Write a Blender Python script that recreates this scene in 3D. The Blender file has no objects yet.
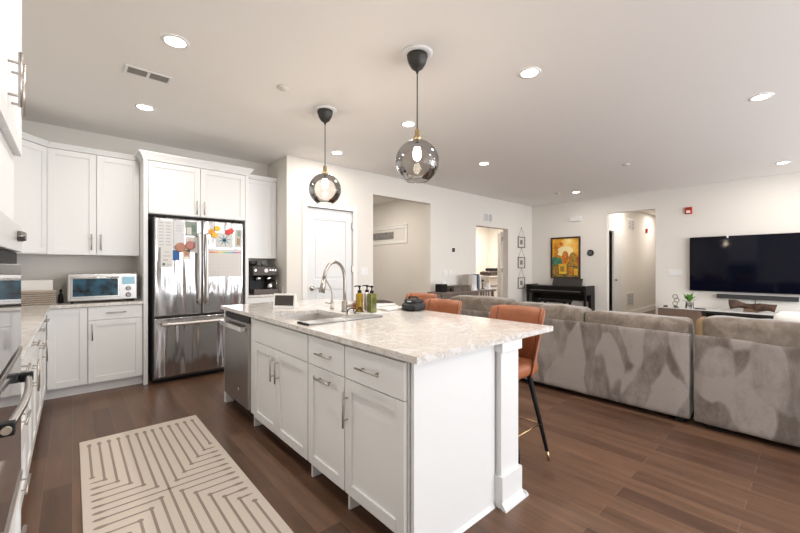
import bpy, bmesh, math, random
from mathutils import Vector, Matrix, noise
random.seed(7)
S = bpy.context.scene
COL = S.collection
CEIL = 2.82

# ---------------------------------------------------------------- camera, world, large lights
cd = bpy.data.cameras.new('camera'); cam = bpy.data.objects.new('camera', cd); COL.objects.link(cam)
cd.sensor_width = 36; cd.lens = 36 * 369 / 800; cd.clip_start = 0.03
cam.location = (0, 0, 1.29)
cam.rotation_euler = (math.radians(90), 0, -math.radians(41.642))
S.camera = cam
S.view_settings.view_transform = 'Standard'; S.view_settings.look = 'None'
S.view_settings.exposure = 0.30; S.view_settings.gamma = 1; S.view_settings.use_curve_mapping = False
w = bpy.data.worlds.new('world'); S.world = w; w.use_nodes = True
w.node_tree.nodes['Background'].inputs[0].default_value = (.62, .78, 1, 1)
w.node_tree.nodes['Background'].inputs[1].default_value = 1.6


def area(name, loc, rot, sx, sy, power, col, shape='RECTANGLE'):
    l = bpy.data.lights.new(name, 'AREA'); l.shape = shape; l.size = sx; l.size_y = sy
    l.energy = power; l.color = col
    o = bpy.data.objects.new(name, l); COL.objects.link(o); o.location = loc
    o.rotation_euler = rot
    return o


# daylight entering through the windows of the wall behind the camera
for wx in (1.2, 3.6, 6.0):
    area('window_daylight', (wx + .75, -3.05, 1.45), (math.radians(90), 0, math.radians(0)), 1.6, 1.9, 60, (.96, .97, 1))
area('rear_daylight', (7.9, -3.05, 1.3), (math.radians(90), 0, 0), 1.4, 2.1, 34, (.96, .97, 1))  # area light before the closed end of the rear wall, no opening behind it

# ---------------------------------------------------------------- materials
MATS = {}


def mat(name, col, rough=.5, metal=0.0, spec=.5, bump=None, var=None, emit=None, coat=0, trans=0, alpha=1):
    """bump=(scale,strength), var=(col2,scale)"""
    if name in MATS: return MATS[name]
    m = bpy.data.materials.new(name); m.use_nodes = True
    nt = m.node_tree; b = nt.nodes['Principled BSDF']
    b.inputs['Base Color'].default_value = (*col, 1); b.inputs['Roughness'].default_value = rough
    b.inputs['Metallic'].default_value = metal; b.inputs['Specular IOR Level'].default_value = spec
    b.inputs['Coat Weight'].default_value = coat; b.inputs['Transmission Weight'].default_value = trans
    tc = nt.nodes.new('ShaderNodeTexCoord')
    if bump:
        n = nt.nodes.new('ShaderNodeTexNoise'); n.inputs['Scale'].default_value = bump[0]; n.inputs['Detail'].default_value = 3
        bp = nt.nodes.new('ShaderNodeBump'); bp.inputs['Strength'].default_value = bump[1]; bp.inputs['Distance'].default_value = .01
        nt.links.new(tc.outputs['Object'], n.inputs['Vector'])
        nt.links.new(n.outputs['Fac'], bp.inputs['Height']); nt.links.new(bp.outputs[0], b.inputs['Normal'])
    if var:
        n = nt.nodes.new('ShaderNodeTexNoise'); n.inputs['Scale'].default_value = var[1]; n.inputs['Detail'].default_value = 4
        r = nt.nodes.new('ShaderNodeMix'); r.data_type = 'RGBA'
        r.inputs[6].default_value = (*col, 1); r.inputs[7].default_value = (*var[0], 1)
        mr = nt.nodes.new('ShaderNodeMapRange'); mr.inputs[1].default_value = .35; mr.inputs[2].default_value = .65
        nt.links.new(tc.outputs['Object'], n.inputs['Vector']); nt.links.new(n.outputs['Fac'], mr.inputs[0])
        nt.links.new(mr.outputs[0], r.inputs[0]); nt.links.new(r.outputs[2], b.inputs['Base Color'])
    if emit:
        b.inputs['Emission Color'].default_value = (*emit[0], 1); b.inputs['Emission Strength'].default_value = emit[1]
    MATS[name] = m
    return m


WALL = mat('wall_paint', (.755, .725, .675), .7, bump=(180, .03))
CEILM = mat('ceiling_paint', (.875, .855, .83), .85, bump=(120, .04))
CAB = mat('white_cabinet_paint', (.79, .80, .80), .38)
TRIM = mat('white_trim_paint', (.83, .82, .80), .4)
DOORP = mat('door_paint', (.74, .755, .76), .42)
NICK = mat('brushed_nickel', (.46, .43, .40), .32, 1)
BLK = mat('black_plastic', (.008, .008, .009), .4, spec=.22)
BLKM = mat('matte_black', (.012, .012, .013), .6, spec=.2)
GLB = mat('black_glass', (.01, .012, .016), .04, spec=1.0)
BRASS = mat('brass', (.62, .46, .26), .32, 1)
WHITE = mat('white_plastic', (.80, .80, .79), .35)
PAPER = mat('paper', (.82, .81, .79), .7)
LEATH = mat('cognac_leather', (.36, .125, .052), .42, bump=(60, .15), var=((.30, .095, .038), 8))
SEAM = mat('leather_seam', (.16, .05, .02), .6)
DARKW = mat('dark_wood', (.035, .022, .016), .4)
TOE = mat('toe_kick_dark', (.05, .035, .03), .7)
BLKP = mat('piano_black_satin', (.009, .008, .008), .4, spec=.2)


def stainless(name, col, rough, stretch=(3, 3, .35), strength=.12, dist=.02):
    m = mat(name, col, rough, 1); nt = m.node_tree; b = nt.nodes['Principled BSDF']
    tc = nt.nodes.new('ShaderNodeTexCoord'); mp = nt.nodes.new('ShaderNodeMapping'); mp.inputs['Scale'].default_value = stretch
    n = nt.nodes.new('ShaderNodeTexNoise'); n.inputs['Scale'].default_value = 1.6; n.inputs['Detail'].default_value = 1
    bp = nt.nodes.new('ShaderNodeBump'); bp.inputs['Strength'].default_value = strength; bp.inputs['Distance'].default_value = dist
    nt.links.new(tc.outputs['Object'], mp.inputs[0]); nt.links.new(mp.outputs[0], n.inputs['Vector'])
    nt.links.new(n.outputs['Fac'], bp.inputs['Height']); nt.links.new(bp.outputs[0], b.inputs['Normal'])
    return m


STEEL = stainless('stainless_steel', (.46, .455, .455), .13, (4.5, 4.5, .45), .8, .05)
STEELD = stainless('dishwasher_steel', (.40, .385, .37), .34, (6, 6, 1), .1)
STEELS = mat('sink_steel', (.72, .70, .68), .38, .9)
HAND = mat('satin_handle', (.74, .72, .70), .42, .9)
CHROME = mat('chrome', (.75, .74, .72), .12, 1)


def floor_mat():
    m = mat('walnut_floor_planks', (.1, .05, .03), .33, spec=.36); nt = m.node_tree; b = nt.nodes['Principled BSDF']
    N = nt.nodes.new; L = nt.links.new
    tc = N('ShaderNodeTexCoord'); mp = N('ShaderNodeMapping'); mp.inputs['Rotation'].default_value = (0, 0, math.radians(90))
    br = N('ShaderNodeTexBrick'); br.offset = .37; br.offset_frequency = 2
    br.inputs['Scale'].default_value = 1; br.inputs['Brick Width'].default_value = 1.35; br.inputs['Row Height'].default_value = .127
    br.inputs['Mortar Size'].default_value = .0016; br.inputs['Mortar Smooth'].default_value = .2; br.inputs['Bias'].default_value = 0
    br.inputs['Color1'].default_value = (0, 0, 0, 1); br.inputs['Color2'].default_value = (1, 1, 1, 1); br.inputs['Mortar'].default_value = (.5, .5, .5, 1)
    L(tc.outputs['Object'], mp.inputs[0]); L(mp.outputs[0], br.inputs['Vector'])
    cr = N('ShaderNodeValToRGB'); e = cr.color_ramp.elements
    e[0].color = (.090, .047, .029, 1); e[1].color = (.160, .088, .054, 1)
    L(br.outputs['Color'], cr.inputs[0])
    mp2 = N('ShaderNodeMapping'); mp2.inputs['Scale'].default_value = (14, 1.2, 1)
    n = N('ShaderNodeTexNoise'); n.inputs['Scale'].default_value = 1.5; n.inputs['Detail'].default_value = 6; n.inputs['Roughness'].default_value = .6
    L(tc.outputs['Object'], mp2.inputs[0]); L(mp2.outputs[0], n.inputs['Vector'])
    mr = N('ShaderNodeMapRange'); mr.inputs[1].default_value = .3; mr.inputs[2].default_value = .7; mr.inputs[3].default_value = .68; mr.inputs[4].default_value = 1.25
    L(n.outputs['Fac'], mr.inputs[0])
    mx = N('ShaderNodeMix'); mx.data_type = 'RGBA'; mx.blend_type = 'MULTIPLY'; mx.inputs[0].default_value = 1
    L(cr.outputs[0], mx.inputs[6]); L(mr.outputs[0], mx.inputs[7])
    mo = N('ShaderNodeMix'); mo.data_type = 'RGBA'; mo.inputs[7].default_value = (.24, .155, .105, 1)
    ml = N('ShaderNodeMath'); ml.operation = 'MULTIPLY'; ml.inputs[1].default_value = .55
    L(br.outputs['Fac'], ml.inputs[0]); L(ml.outputs[0], mo.inputs[0]); L(mx.outputs[2], mo.inputs[6])
    L(mo.outputs[2], b.inputs['Base Color'])
    r2 = N('ShaderNodeMapRange'); r2.inputs[3].default_value = .22; r2.inputs[4].default_value = .42
    L(n.outputs['Fac'], r2.inputs[0]); L(r2.outputs[0], b.inputs['Roughness'])
    bp = N('ShaderNodeBump'); bp.inputs['Strength'].default_value = .12; bp.inputs['Distance'].default_value = .004
    L(n.outputs['Fac'], bp.inputs['Height']); L(bp.outputs[0], b.inputs['Normal'])
    return m


def stone_mat():
    m = mat('white_quartz', (.7, .66, .6), .12); nt = m.node_tree; b = nt.nodes['Principled BSDF']
    N = nt.nodes.new; L = nt.links.new
    tc = N('ShaderNodeTexCoord')
    n1 = N('ShaderNodeTexNoise'); n1.inputs['Scale'].default_value = 10; n1.inputs['Detail'].default_value = 8; n1.inputs['Roughness'].default_value = .7; n1.inputs['Distortion'].default_value = 1.2
    n2 = N('ShaderNodeTexNoise'); n2.inputs['Scale'].default_value = 34; n2.inputs['Detail'].default_value = 6; n2.inputs['Roughness'].default_value = .7
    L(tc.outputs['Object'], n1.inputs['Vector']); L(tc.outputs['Object'], n2.inputs['Vector'])
    c1 = N('ShaderNodeValToRGB'); e = c1.color_ramp.elements
    e[0].position = .28; e[0].color = (.62, .585, .55, 1); e[1].position = .55; e[1].color = (.76, .75, .735, 1)
    v = e.new(.475); v.color = (.71, .68, .65, 1)
    v = e.new(.495); v.color = (.46, .40, .35, 1)
    v = e.new(.515); v.color = (.73, .71, .685, 1)
    L(n1.outputs['Fac'], c1.inputs[0])
    c2 = N('ShaderNodeValToRGB'); e = c2.color_ramp.elements
    e[0].position = .33; e[0].color = (.66, .62, .59, 1); e[1].position = .47; e[1].color = (1, 1, 1, 1)
    L(n2.outputs['Fac'], c2.inputs[0])
    mx = N('ShaderNodeMix'); mx.data_type = 'RGBA'; mx.blend_type = 'MULTIPLY'; mx.inputs[0].default_value = .75
    L(c1.outputs[0], mx.inputs[6]); L(c2.outputs[0], mx.inputs[7]); L(mx.outputs[2], b.inputs['Base Color'])
    return m


def velvet_mat(name, ca, cb, scale, patch=1.0):
    m = mat(name, ca, .9, spec=.15); nt = m.node_tree; b = nt.nodes['Principled BSDF']
    b.inputs['Sheen Weight'].default_value = .35; b.inputs['Sheen Roughness'].default_value = .4
    N = nt.nodes.new; L = nt.links.new
    tc = N('ShaderNodeTexCoord'); mp = N('ShaderNodeMapping'); mp.inputs['Scale'].default_value = scale
    n0 = N('ShaderNodeTexNoise'); n0.inputs['Scale'].default_value = 2.2; n0.inputs['Detail'].default_value = 2
    ad = N('ShaderNodeMix'); ad.data_type = 'RGBA'; ad.blend_type = 'LINEAR_LIGHT'; ad.inputs[0].default_value = .16
    L(tc.outputs['Object'], mp.inputs[0]); L(mp.outputs[0], n0.inputs['Vector'])
    L(mp.outputs[0], ad.inputs[6]); L(n0.outputs['Color'], ad.inputs[7])
    vo = N('ShaderNodeTexVoronoi'); vo.inputs['Scale'].default_value = 4.6; vo.feature = 'SMOOTH_F1'; vo.inputs['Smoothness'].default_value = .22
    L(ad.outputs[2], vo.inputs['Vector'])
    sp = N('ShaderNodeSeparateColor'); L(vo.outputs['Color'], sp.inputs[0])
    n2 = N('ShaderNodeTexNoise'); n2.inputs['Scale'].default_value = 7; n2.inputs['Detail'].default_value = 8; n2.inputs['Roughness'].default_value = .72
    L(mp.outputs[0], n2.inputs['Vector'])
    m1 = N('ShaderNodeMath'); m1.operation = 'MULTIPLY'; m1.inputs[1].default_value = .62 * patch; L(sp.outputs[0], m1.inputs[0])
    m2 = N('ShaderNodeMath'); m2.operation = 'MULTIPLY_ADD'; m2.inputs[1].default_value = 1.0; L(n2.outputs['Fac'], m2.inputs[0]); L(m1.outputs[0], m2.inputs[2])
    cr = N('ShaderNodeValToRGB'); e = cr.color_ramp.elements
    e[0].position = .50; e[0].color = (*ca, 1); e[1].position = .98; e[1].color = (*cb, 1)
    L(m2.outputs[0], cr.inputs[0]); L(cr.outputs[0], b.inputs['Base Color'])
    n3 = N('ShaderNodeTexNoise'); n3.inputs['Scale'].default_value = 9; n3.inputs['Detail'].default_value = 4
    bp = N('ShaderNodeBump'); bp.inputs['Strength'].default_value = .3; bp.inputs['Distance'].default_value = .015
    L(tc.outputs['Object'], n3.inputs['Vector']); L(n3.outputs['Fac'], bp.inputs['Height']); L(bp.outputs[0], b.inputs['Normal'])
    return m


def glass_thin(name, tint, gl=.9, base=.05):
    m = bpy.data.materials.new(name); m.use_nodes = True; nt = m.node_tree; nt.nodes.clear()
    N = nt.nodes.new; L = nt.links.new
    o = N('ShaderNodeOutputMaterial'); t = N('ShaderNodeBsdfTransparent'); t.inputs[0].default_value = (*tint, 1)
    g = N('ShaderNodeBsdfGlossy'); g.inputs['Roughness'].default_value = .02; g.inputs[0].default_value = (gl, gl, gl, 1)
    f = N('ShaderNodeFresnel'); f.inputs[0].default_value = 1.5
    a = N('ShaderNodeMath'); a.inputs[1].default_value = base; L(f.outputs[0], a.inputs[0])
    mx = N('ShaderNodeMixShader'); L(a.outputs[0], mx.inputs[0]); L(t.outputs[0], mx.inputs[1]); L(g.outputs[0], mx.inputs[2])
    L(mx.outputs[0], o.inputs[0]); MATS[name] = m
    return m


def wave_mat(name, c1, c2, scale, direction='Y', rough=.5):
    m = mat(name, c1, rough); nt = m.node_tree; b = nt.nodes['Principled BSDF']
    N = nt.nodes.new; L = nt.links.new
    tc = N('ShaderNodeTexCoord'); wv = N('ShaderNodeTexWave'); wv.bands_direction = direction
    wv.inputs['Scale'].default_value = scale; wv.inputs['Distortion'].default_value = .3
    L(tc.outputs['Object'], wv.inputs['Vector'])
    cr = N('ShaderNodeValToRGB'); e = cr.color_ramp.elements; e[0].color = (*c1, 1); e[1].color = (*c2, 1)
    e[0].position = .3; e[1].position = .6
    L(wv.outputs['Fac'], cr.inputs[0]); L(cr.outputs[0], b.inputs['Base Color'])
    return m


FLOORM = floor_mat(); STONE = stone_mat()
VEL = velvet_mat('taupe_velvet', (.135, .112, .098), (.315, .285, .265), (1, 1.35, .62))
VELC = velvet_mat('taupe_velvet_cushion', (.17, .14, .115), (.32, .28, .24), (2, 2, 2), .35)
SMOKE = glass_thin('smoked_glass', (.82, .80, .775), .4, .0)
CLEARG = glass_thin('clear_glass', (.93, .94, .93), .8, .03)

# ---------------------------------------------------------------- mesh helpers
ORG = {}


class MB:
    def __init__(s, bev=0.0, seg=2):
        s.bm = bmesh.new(); s.bev = bev; s.seg = seg; s.mi = 0

    def box(s, x0, y0, z0, x1, y1, z1, bev=None, seg=None):
        x0, x1 = sorted((x0, x1)); y0, y1 = sorted((y0, y1)); z0, z1 = sorted((z0, z1))
        b = s.bm
        v = [b.verts.new(p) for p in ((x0, y0, z0), (x1, y0, z0), (x1, y1, z0), (x0, y1, z0), (x0, y0, z1), (x1, y0, z1), (x1, y1, z1), (x0, y1, z1))]
        fs = [b.faces.new([v[i] for i in q]) for q in ((0, 3, 2, 1), (4, 5, 6, 7), (0, 1, 5, 4), (1, 2, 6, 5), (2, 3, 7, 6), (3, 0, 4, 7))]
        for f in fs: f.material_index = s.mi
        bv = s.bev if bev is None else bev
        if bv:
            bv = min(bv, .45 * min(x1 - x0, y1 - y0, z1 - z0))
            es = list({e for f in fs for e in f.edges})
            r = bmesh.ops.bevel(b, geom=es, offset=bv, segments=seg or s.seg, affect='EDGES', profile=.5)
            for f in r['faces']: f.material_index = s.mi
        return s

    def quad(s, pts):
        f = s.bm.faces.new([s.bm.verts.new(p) for p in pts]); f.material_index = s.mi
        return s

    def prism(s, pts, vec):
        """closed polygon pts extruded by vec"""
        b = s.bm; vec = Vector(vec)
        a = [b.verts.new(p) for p in pts]; c = [b.verts.new(Vector(p) + vec) for p in pts]
        n = len(pts); fs = [b.faces.new(a), b.faces.new(c[::-1])]
        for i in range(n): fs.append(b.faces.new((a[i], c[i], c[(i + 1) % n], a[(i + 1) % n])))
        for f in fs: f.material_index = s.mi
        bmesh.ops.recalc_face_normals(b, faces=fs)
        return s

    def tube(s, pts, r, n=10, cap=True):
        pts = [Vector(p) for p in pts]; rs = r if isinstance(r, (list, tuple)) else [r] * len(pts)
        b = s.bm; rings = []; t0 = (pts[1] - pts[0]).normalized()
        up = Vector((0, 0, 1)) if abs(t0.z) < .9 else Vector((1, 0, 0))
        u = t0.cross(up).normalized()
        for i, p in enumerate(pts):
            if i == 0: t = t0
            elif i == len(pts) - 1: t = (pts[i] - pts[i - 1]).normalized()
            else: t = ((pts[i] - pts[i - 1]).normalized() + (pts[i + 1] - pts[i]).normalized()).normalized()
            u = (u - t * u.dot(t)).normalized(); w_ = t.cross(u)
            rings.append([b.verts.new(p + (u * math.cos(2 * math.pi * k / n) + w_ * math.sin(2 * math.pi * k / n)) * rs[i]) for k in range(n)])
        for i in range(len(rings) - 1):
            for k in range(n):
                f = b.faces.new((rings[i][k], rings[i][(k + 1) % n], rings[i + 1][(k + 1) % n], rings[i + 1][k])); f.smooth = True; f.material_index = s.mi
        if cap:
            for rg in (rings[0][::-1], rings[-1]):
                f = b.faces.new(rg); f.material_index = s.mi
        return s

    def cyl(s, p0, p1, r, n=16): return s.tube([p0, p1], r, n)

    def lathe(s, cx, cy, prof, n=32, cap=True, axis='z'):
        """prof: list of (r, h); axis z by default, 'y' -> profile runs along y, 'x' along x (cx,cy then are the other two coords)"""
        b = s.bm; rings = []
        for r, h in prof:
            rg = []
            for k in range(n):
                a = 2 * math.pi * k / n; c, d = r * math.cos(a), r * math.sin(a)
                p = (cx + c, cy + d, h) if axis == 'z' else ((cx + c, h, cy + d) if axis == 'y' else (h, cx + c, cy + d))
                rg.append(b.verts.new(p))
            rings.append(rg)
        fs = []
        for i in range(len(rings) - 1):
            for k in range(n):
                f = b.faces.new((rings[i][k], rings[i][(k + 1) % n], rings[i + 1][(k + 1) % n], rings[i + 1][k])); f.smooth = True; fs.append(f)
        if cap:
            fs.append(b.faces.new(rings[0][::-1])); fs.append(b.faces.new(rings[-1]))
        for f in fs: f.material_index = s.mi
        return s

    def ball(s, c, rx, ry=None, rz=None, n=16, jit=0):
        ry = ry or rx; rz = rz or rx
        r = bmesh.ops.create_uvsphere(s.bm, u_segments=n, v_segments=max(6, n // 2), radius=1)
        for v in r['verts']:
            q = v.co.copy(); k = 1 + (jit * noise.noise(q * 2 + Vector(c) * 7) if jit else 0)
            v.co = Vector((c[0] + q.x * rx * k, c[1] + q.y * ry * k, c[2] + q.z * rz * k))
            for f in v.link_faces: f.smooth = True; f.material_index = s.mi
        return s

    def cushion(s, x0, y0, z0, x1, y1, z1, e=.35, n=14, puff=0, jit=.006, dome=(0, 0, 0)):
        """rounded soft box (superellipsoid-like) with light wrinkling"""
        b = s.bm; c = Vector(((x0 + x1) / 2, (y0 + y1) / 2, (z0 + z1) / 2)); h = Vector((abs(x1 - x0) / 2, abs(y1 - y0) / 2, abs(z1 - z0) / 2))
        r = min(h) * e * 2
        r = min(r, min(h) * .98)
        start = len(b.verts)
        res = bmesh.ops.create_cube(b, size=2)
        es = list({ed for v in res['verts'] for ed in v.link_edges})
        bmesh.ops.subdivide_edges(b, edges=es, cuts=n, use_grid_fill=True)
        b.verts.ensure_lookup_table()
        vs = [b.verts[i] for i in range(start, len(b.verts))]
        for v in vs:
            q = v.co
            p = Vector((q.x * h.x, q.y * h.y, q.z * h.z))
            inn = Vector((max(-h.x + r, min(h.x - r, p.x)), max(-h.y + r, min(h.y - r, p.y)), max(-h.z + r, min(h.z - r, p.z))))
            d = p - inn
            if d.length > 1e-9: p = inn + d.normalized() * r
            fx, fy, fz = 1 - q.x ** 2, 1 - q.y ** 2, 1 - q.z ** 2
            p.x += math.copysign(1, q.x) * dome[0] * fy * fz * abs(q.x) ** 3
            p.y += math.copysign(1, q.y) * dome[1] * fx * fz * abs(q.y) ** 3
            p.z += math.copysign(1, q.z) * dome[2] * fx * fy * abs(q.z) ** 3
            wpt = p + c
            if jit:
                nn = noise.noise_vector(wpt * 7) * jit
                p += nn
            v.co = p + c
            for f in v.link_faces: f.smooth = True; f.material_index = s.mi
        return s

    def done(s, name, m, parent=None, smooth=False, kind=None, recalc=False, base=None):
        me = bpy.data.meshes.new(name)
        if recalc: bmesh.ops.recalc_face_normals(s.bm, faces=s.bm.faces)
        if parent is not None: org = ORG[parent.name]
        elif base is not None: org = Vector(base)
        else:
            xs = [v.co for v in s.bm.verts]
            org = Vector((sum((min(p[i] for p in xs), max(p[i] for p in xs))) / 2 for i in (0, 1)).__iter__() if False else (
                (min(p.x for p in xs) + max(p.x for p in xs)) / 2, (min(p.y for p in xs) + max(p.y for p in xs)) / 2, min(p.z for p in xs)))
        for v in s.bm.verts: v.co -= org
        if smooth:
            for f in s.bm.faces: f.smooth = True
        s.bm.to_mesh(me); s.bm.free()
        for mm in (m if isinstance(m, (list, tuple)) else [m]): me.materials.append(mm)
        o = bpy.data.objects.new(name, me); COL.objects.link(o)
        if parent is not None:
            o.parent = parent; ORG[o.name] = org
        else:
            o.location = org; ORG[o.name] = org
        if kind: o['kind'] = kind
        return o


def tag(o, label, cat, group=None):
    o['label'] = label; o['category'] = cat
    if group: o['group'] = group
    return o


def thing(name, loc, label, cat, group=None):
    o = bpy.data.objects.new(name, None); o.empty_display_size = .1; COL.objects.link(o); o.location = loc
    ORG[o.name] = Vector(loc)
    return tag(o, label, cat, group)


def dup(root, loc, label, group=None, rotz=None):
    r = root.copy(); COL.objects.link(r); r.location = loc; r['label'] = label
    if rotz is not None: r.rotation_euler = (0, 0, rotz)
    if group: r['group'] = group
    for ch in list(root.children):
        c = ch.copy(); COL.objects.link(c); c.parent = r
        for g in list(ch.children):
            d = g.copy(); COL.objects.link(d); d.parent = c
    return r


def struct(name, mb, m, **k):
    return mb.done(name, m, kind='structure', **k)


# ---------------------------------------------------------------- room shell
XL, XR, YB, YF = -.77, 8.79, -3.1, 5.48     # left wall, TV wall, rear wall, fridge wall
YP = 4.81                                   # pantry wall plane
T = .14
b = MB(); b.box(XL - .2, YB - .2, -.1, 15.2, 9.2, 0); struct('floor', b, FLOORM)
b = MB(); b.box(XL - .2, YB - .2, CEIL, 15.2, 9.2, CEIL + .1); struct('ceiling', b, CEILM)
b = MB(); b.box(XL - T, YB, 0, XL, YF, CEIL); struct('wall_left', b, WALL)
b = MB(); b.box(XL - T, YF, 0, 2.2 + T, YF + T, CEIL); struct('wall_fridge', b, WALL)
b = MB(); b.box(2.2, YP + T, 0, 2.2 + T, YF, CEIL); struct('wall_return', b, WALL)
# pantry wall with door opening, hall opening and study doorway
b = MB()
PD = (2.50, 3.29, 2.15)
segs = [(2.2, PD[0], 0, CEIL), (PD[0], PD[1], PD[2], CEIL), (PD[1], 3.685, 0, CEIL), (3.685, 5.045, 2.475, CEIL), (5.045, 6.447, 0, CEIL), (6.447, 7.69, 2.17, CEIL), (7.69, XR, 0, CEIL)]
for x0, x1, z0, z1 in segs: b.box(x0, YP, z0, x1, YP + T, z1)
struct('wall_pantry', b, WALL)
# TV wall with hallway opening
b = MB()
for y0, y1, z0, z1 in [(YB, 2.135, 0, CEIL), (2.135, 3.044, 2.455, CEIL), (3.044, YP, 0, CEIL)]: b.box(XR, y0, z0, XR + T, y1, z1)
struct('wall_right', b, WALL)
# rear wall behind the camera with window openings
b = MB(); x = XL
for wx in (1.2, 3.6, 6.0):
    b.box(x, YB - T, 0, wx, YB, CEIL); b.box(wx, YB - T, 0, wx + 1.5, YB, .55); b.box(wx, YB - T, 2.35, wx + 1.5, YB, CEIL); x = wx + 1.5
b.box(x, YB - T, 0, XR + T, YB, CEIL)
struct('wall_rear', b, WALL)
for i, wx in enumerate((1.2, 3.6, 6.0)):
    b = MB()
    for (x0, z0, x1, z1) in [(wx, .55, wx + .06, 2.35), (wx + 1.44, .55, wx + 1.5, 2.35), (wx, .55, wx + 1.5, .61), (wx, 2.29, wx + 1.5, 2.35), (wx, 1.42, wx + 1.5, 1.47)]:
        b.box(x0, YB - .09, z0, x1, YB - .05, z1)
    struct('window_%d' % (i + 1), b, TRIM)
# spaces beyond the openings
b = MB(); b.box(5.6, YP + T, 0, 5.7, 8.0, CEIL); struct('wall_stair_side', b, WALL)
b = MB(); b.box(2.34, 8.0, 0, 9.0, 8.1, CEIL); struct('wall_stair_end', b, WALL)
b = MB(); b.box(3.3, YP + T, 0, 3.4, 8.0, CEIL); struct('wall_stair_left', b, WALL)
b = MB(); b.box(5.7, 7.6, 0, 11, 7.7, CEIL); struct('wall_study_back', b, WALL)
b = MB(); b.box(10.9, YP, 0, 11.0, 7.6, CEIL); struct('wall_study_side', b, WALL)
b = MB(); b.box(XR + T, YP + T - .1, 0, 10.9, YP + T, CEIL); struct('wall_study_front', b, WALL)
HY = 3.22
b = MB(); b.box(XR + T, HY, 0, 9.22, HY + T, CEIL); b.box(9.22, HY, 2.14, 10.15, HY + T, CEIL); b.box(10.15, HY, 0, 15, HY + T, CEIL); struct('wall_hall_side', b, WALL)
b = MB(); b.box(XR + T, 1.9, 0, 15, 2.0, CEIL); struct('wall_hall_near', b, WALL)
b = MB(); b.box(15, 1.9, 0, 15.1, HY + T, CEIL); struct('wall_hall_end', b, WALL)
b = MB(); b.box(8.93, 4.3, 0, 10.9, 4.4, CEIL); b.box(10.4, HY + T, 0, 10.5, 4.3, CEIL); struct('wall_closet_back', b, mat('closet_wall', (.30, .22, .17), .8))


def bb(name, x0, y0, x1, y1):
    b = MB(.003); b.box(x0, y0, 0, x1, y1, .13)
    if abs(x1 - x0) > abs(y1 - y0): b.box(x0, y0 - .004 if y1 > y0 else y0, .0, x1, y1, .02)
    struct(name, b, TRIM)


bb('baseboard_pantry_a', 5.045, YP - .015, 6.447, YP)
bb('baseboard_pantry_b', 7.69, YP - .015, XR, YP)
bb('baseboard_pantry_c', 3.36, YP - .015, 3.685, YP)
bb('baseboard_pantry_d', 2.2, YP - .015, 2.43, YP)
bb('baseboard_right_a', XR - .015, 3.044, XR, YP - .016)
bb('baseboard_right_b', XR - .015, YB, XR, 2.135)
bb('baseboard_hall', 10.22, HY - .015, 15, HY)
bb('baseboard_stair', 5.585, YP + T, 5.6, 8.0)
b = MB(.003); b.box(3.4, 7.985, 0, 5.585, 8.0, .13); struct('baseboard_stair_end', b, TRIM)

# framed high recess in the stair hall wall with a patterned picture lying in it
b = MB(.003); X = 5.6
for (y0, z0, y1, z1) in [(6.04, 1.82, 7.85, 1.88), (6.04, 2.165, 7.85, 2.225), (6.04, 1.88, 6.11, 2.165), (7.78, 1.88, 7.85, 2.165)]: b.box(X - .018, y0, z0, X, y1, z1)
b.box(X - .03, 6.02, 2.225, X, 7.87, 2.245)
struct('trim_1', b, TRIM)
b = MB(); b.box(X - .012, 6.52, 1.935, X - .001, 7.5, 2.10)
vt = mat('speckled_print', (.05, .05, .055), .6, var=((.42, .40, .38), 45))
tag(b.done('wall_print', vt), 'dark speckled strip panel in the white frame of the hall beyond the sink faucet', 'picture')


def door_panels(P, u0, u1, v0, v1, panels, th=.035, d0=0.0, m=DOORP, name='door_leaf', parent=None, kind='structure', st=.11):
    """panelled slab: P maps (u,d,v)->xyz. panels = list of (va,vb)"""
    b = MB(.002, 1)

    def bx(ua, da, va, ub, db, vb): b.box(*P(ua, da, va), *P(ub, db, vb))
    bx(u0, d0 - th, v0, u1, d0 - .012, v1)
    bx(u0, d0 - .013, v0, u0 + st, d0, v1); bx(u1 - st, d0 - .013, v0, u1, d0, v1)
    edges = [v0] + [x for p in panels for x in p] + [v1]
    for i in range(0, len(edges), 2): bx(u0 + st, d0 - .013, edges[i], u1 - st, d0, edges[i + 1])
    for va, vb in panels: bx(u0 + st + .03, d0 - .013, va + .03, u1 - st - .03, d0 - .005, vb - .03)
    return b


# pantry door
Pm = lambda u, d, v: (u, YP - d, v)
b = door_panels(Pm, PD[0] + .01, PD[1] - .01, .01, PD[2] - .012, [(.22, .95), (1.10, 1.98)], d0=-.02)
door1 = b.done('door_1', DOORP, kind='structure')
hz = MB(); hz.lathe(PD[0] + .085, .975, [(.032, YP + .005), (.034, YP - .0), (.03, YP - .012), (.012, YP - .014), (.012, YP - .055)], 16, axis='y')
hz.tube([(PD[0] + .085, YP - .05, .975), (PD[0] + .12, YP - .052, .975), (PD[0] + .21, YP - .05, .978)], [.010, .009, .007], 8)
hz.done('door_handle', NICK, door1)
for zz in (.35, 1.25, 1.92):
    hz = MB(); hz.box(PD[1] - .022, YP - .012, zz - .05, PD[1] + .002, YP + .018, zz + .05); hz.done('hinge', NICK, door1)
b = MB(.004)
for (x0, z0, x1, z1) in [(PD[0] - .075, 0, PD[0], PD[2]), (PD[1], 0, PD[1] + .075, PD[2]), (PD[0] - .075, PD[2], PD[1] + .075, PD[2] + .075)]: b.box(x0, YP - .018, z0, x1, YP - .0005, z1)
struct('trim_2', b, TRIM)
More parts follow.
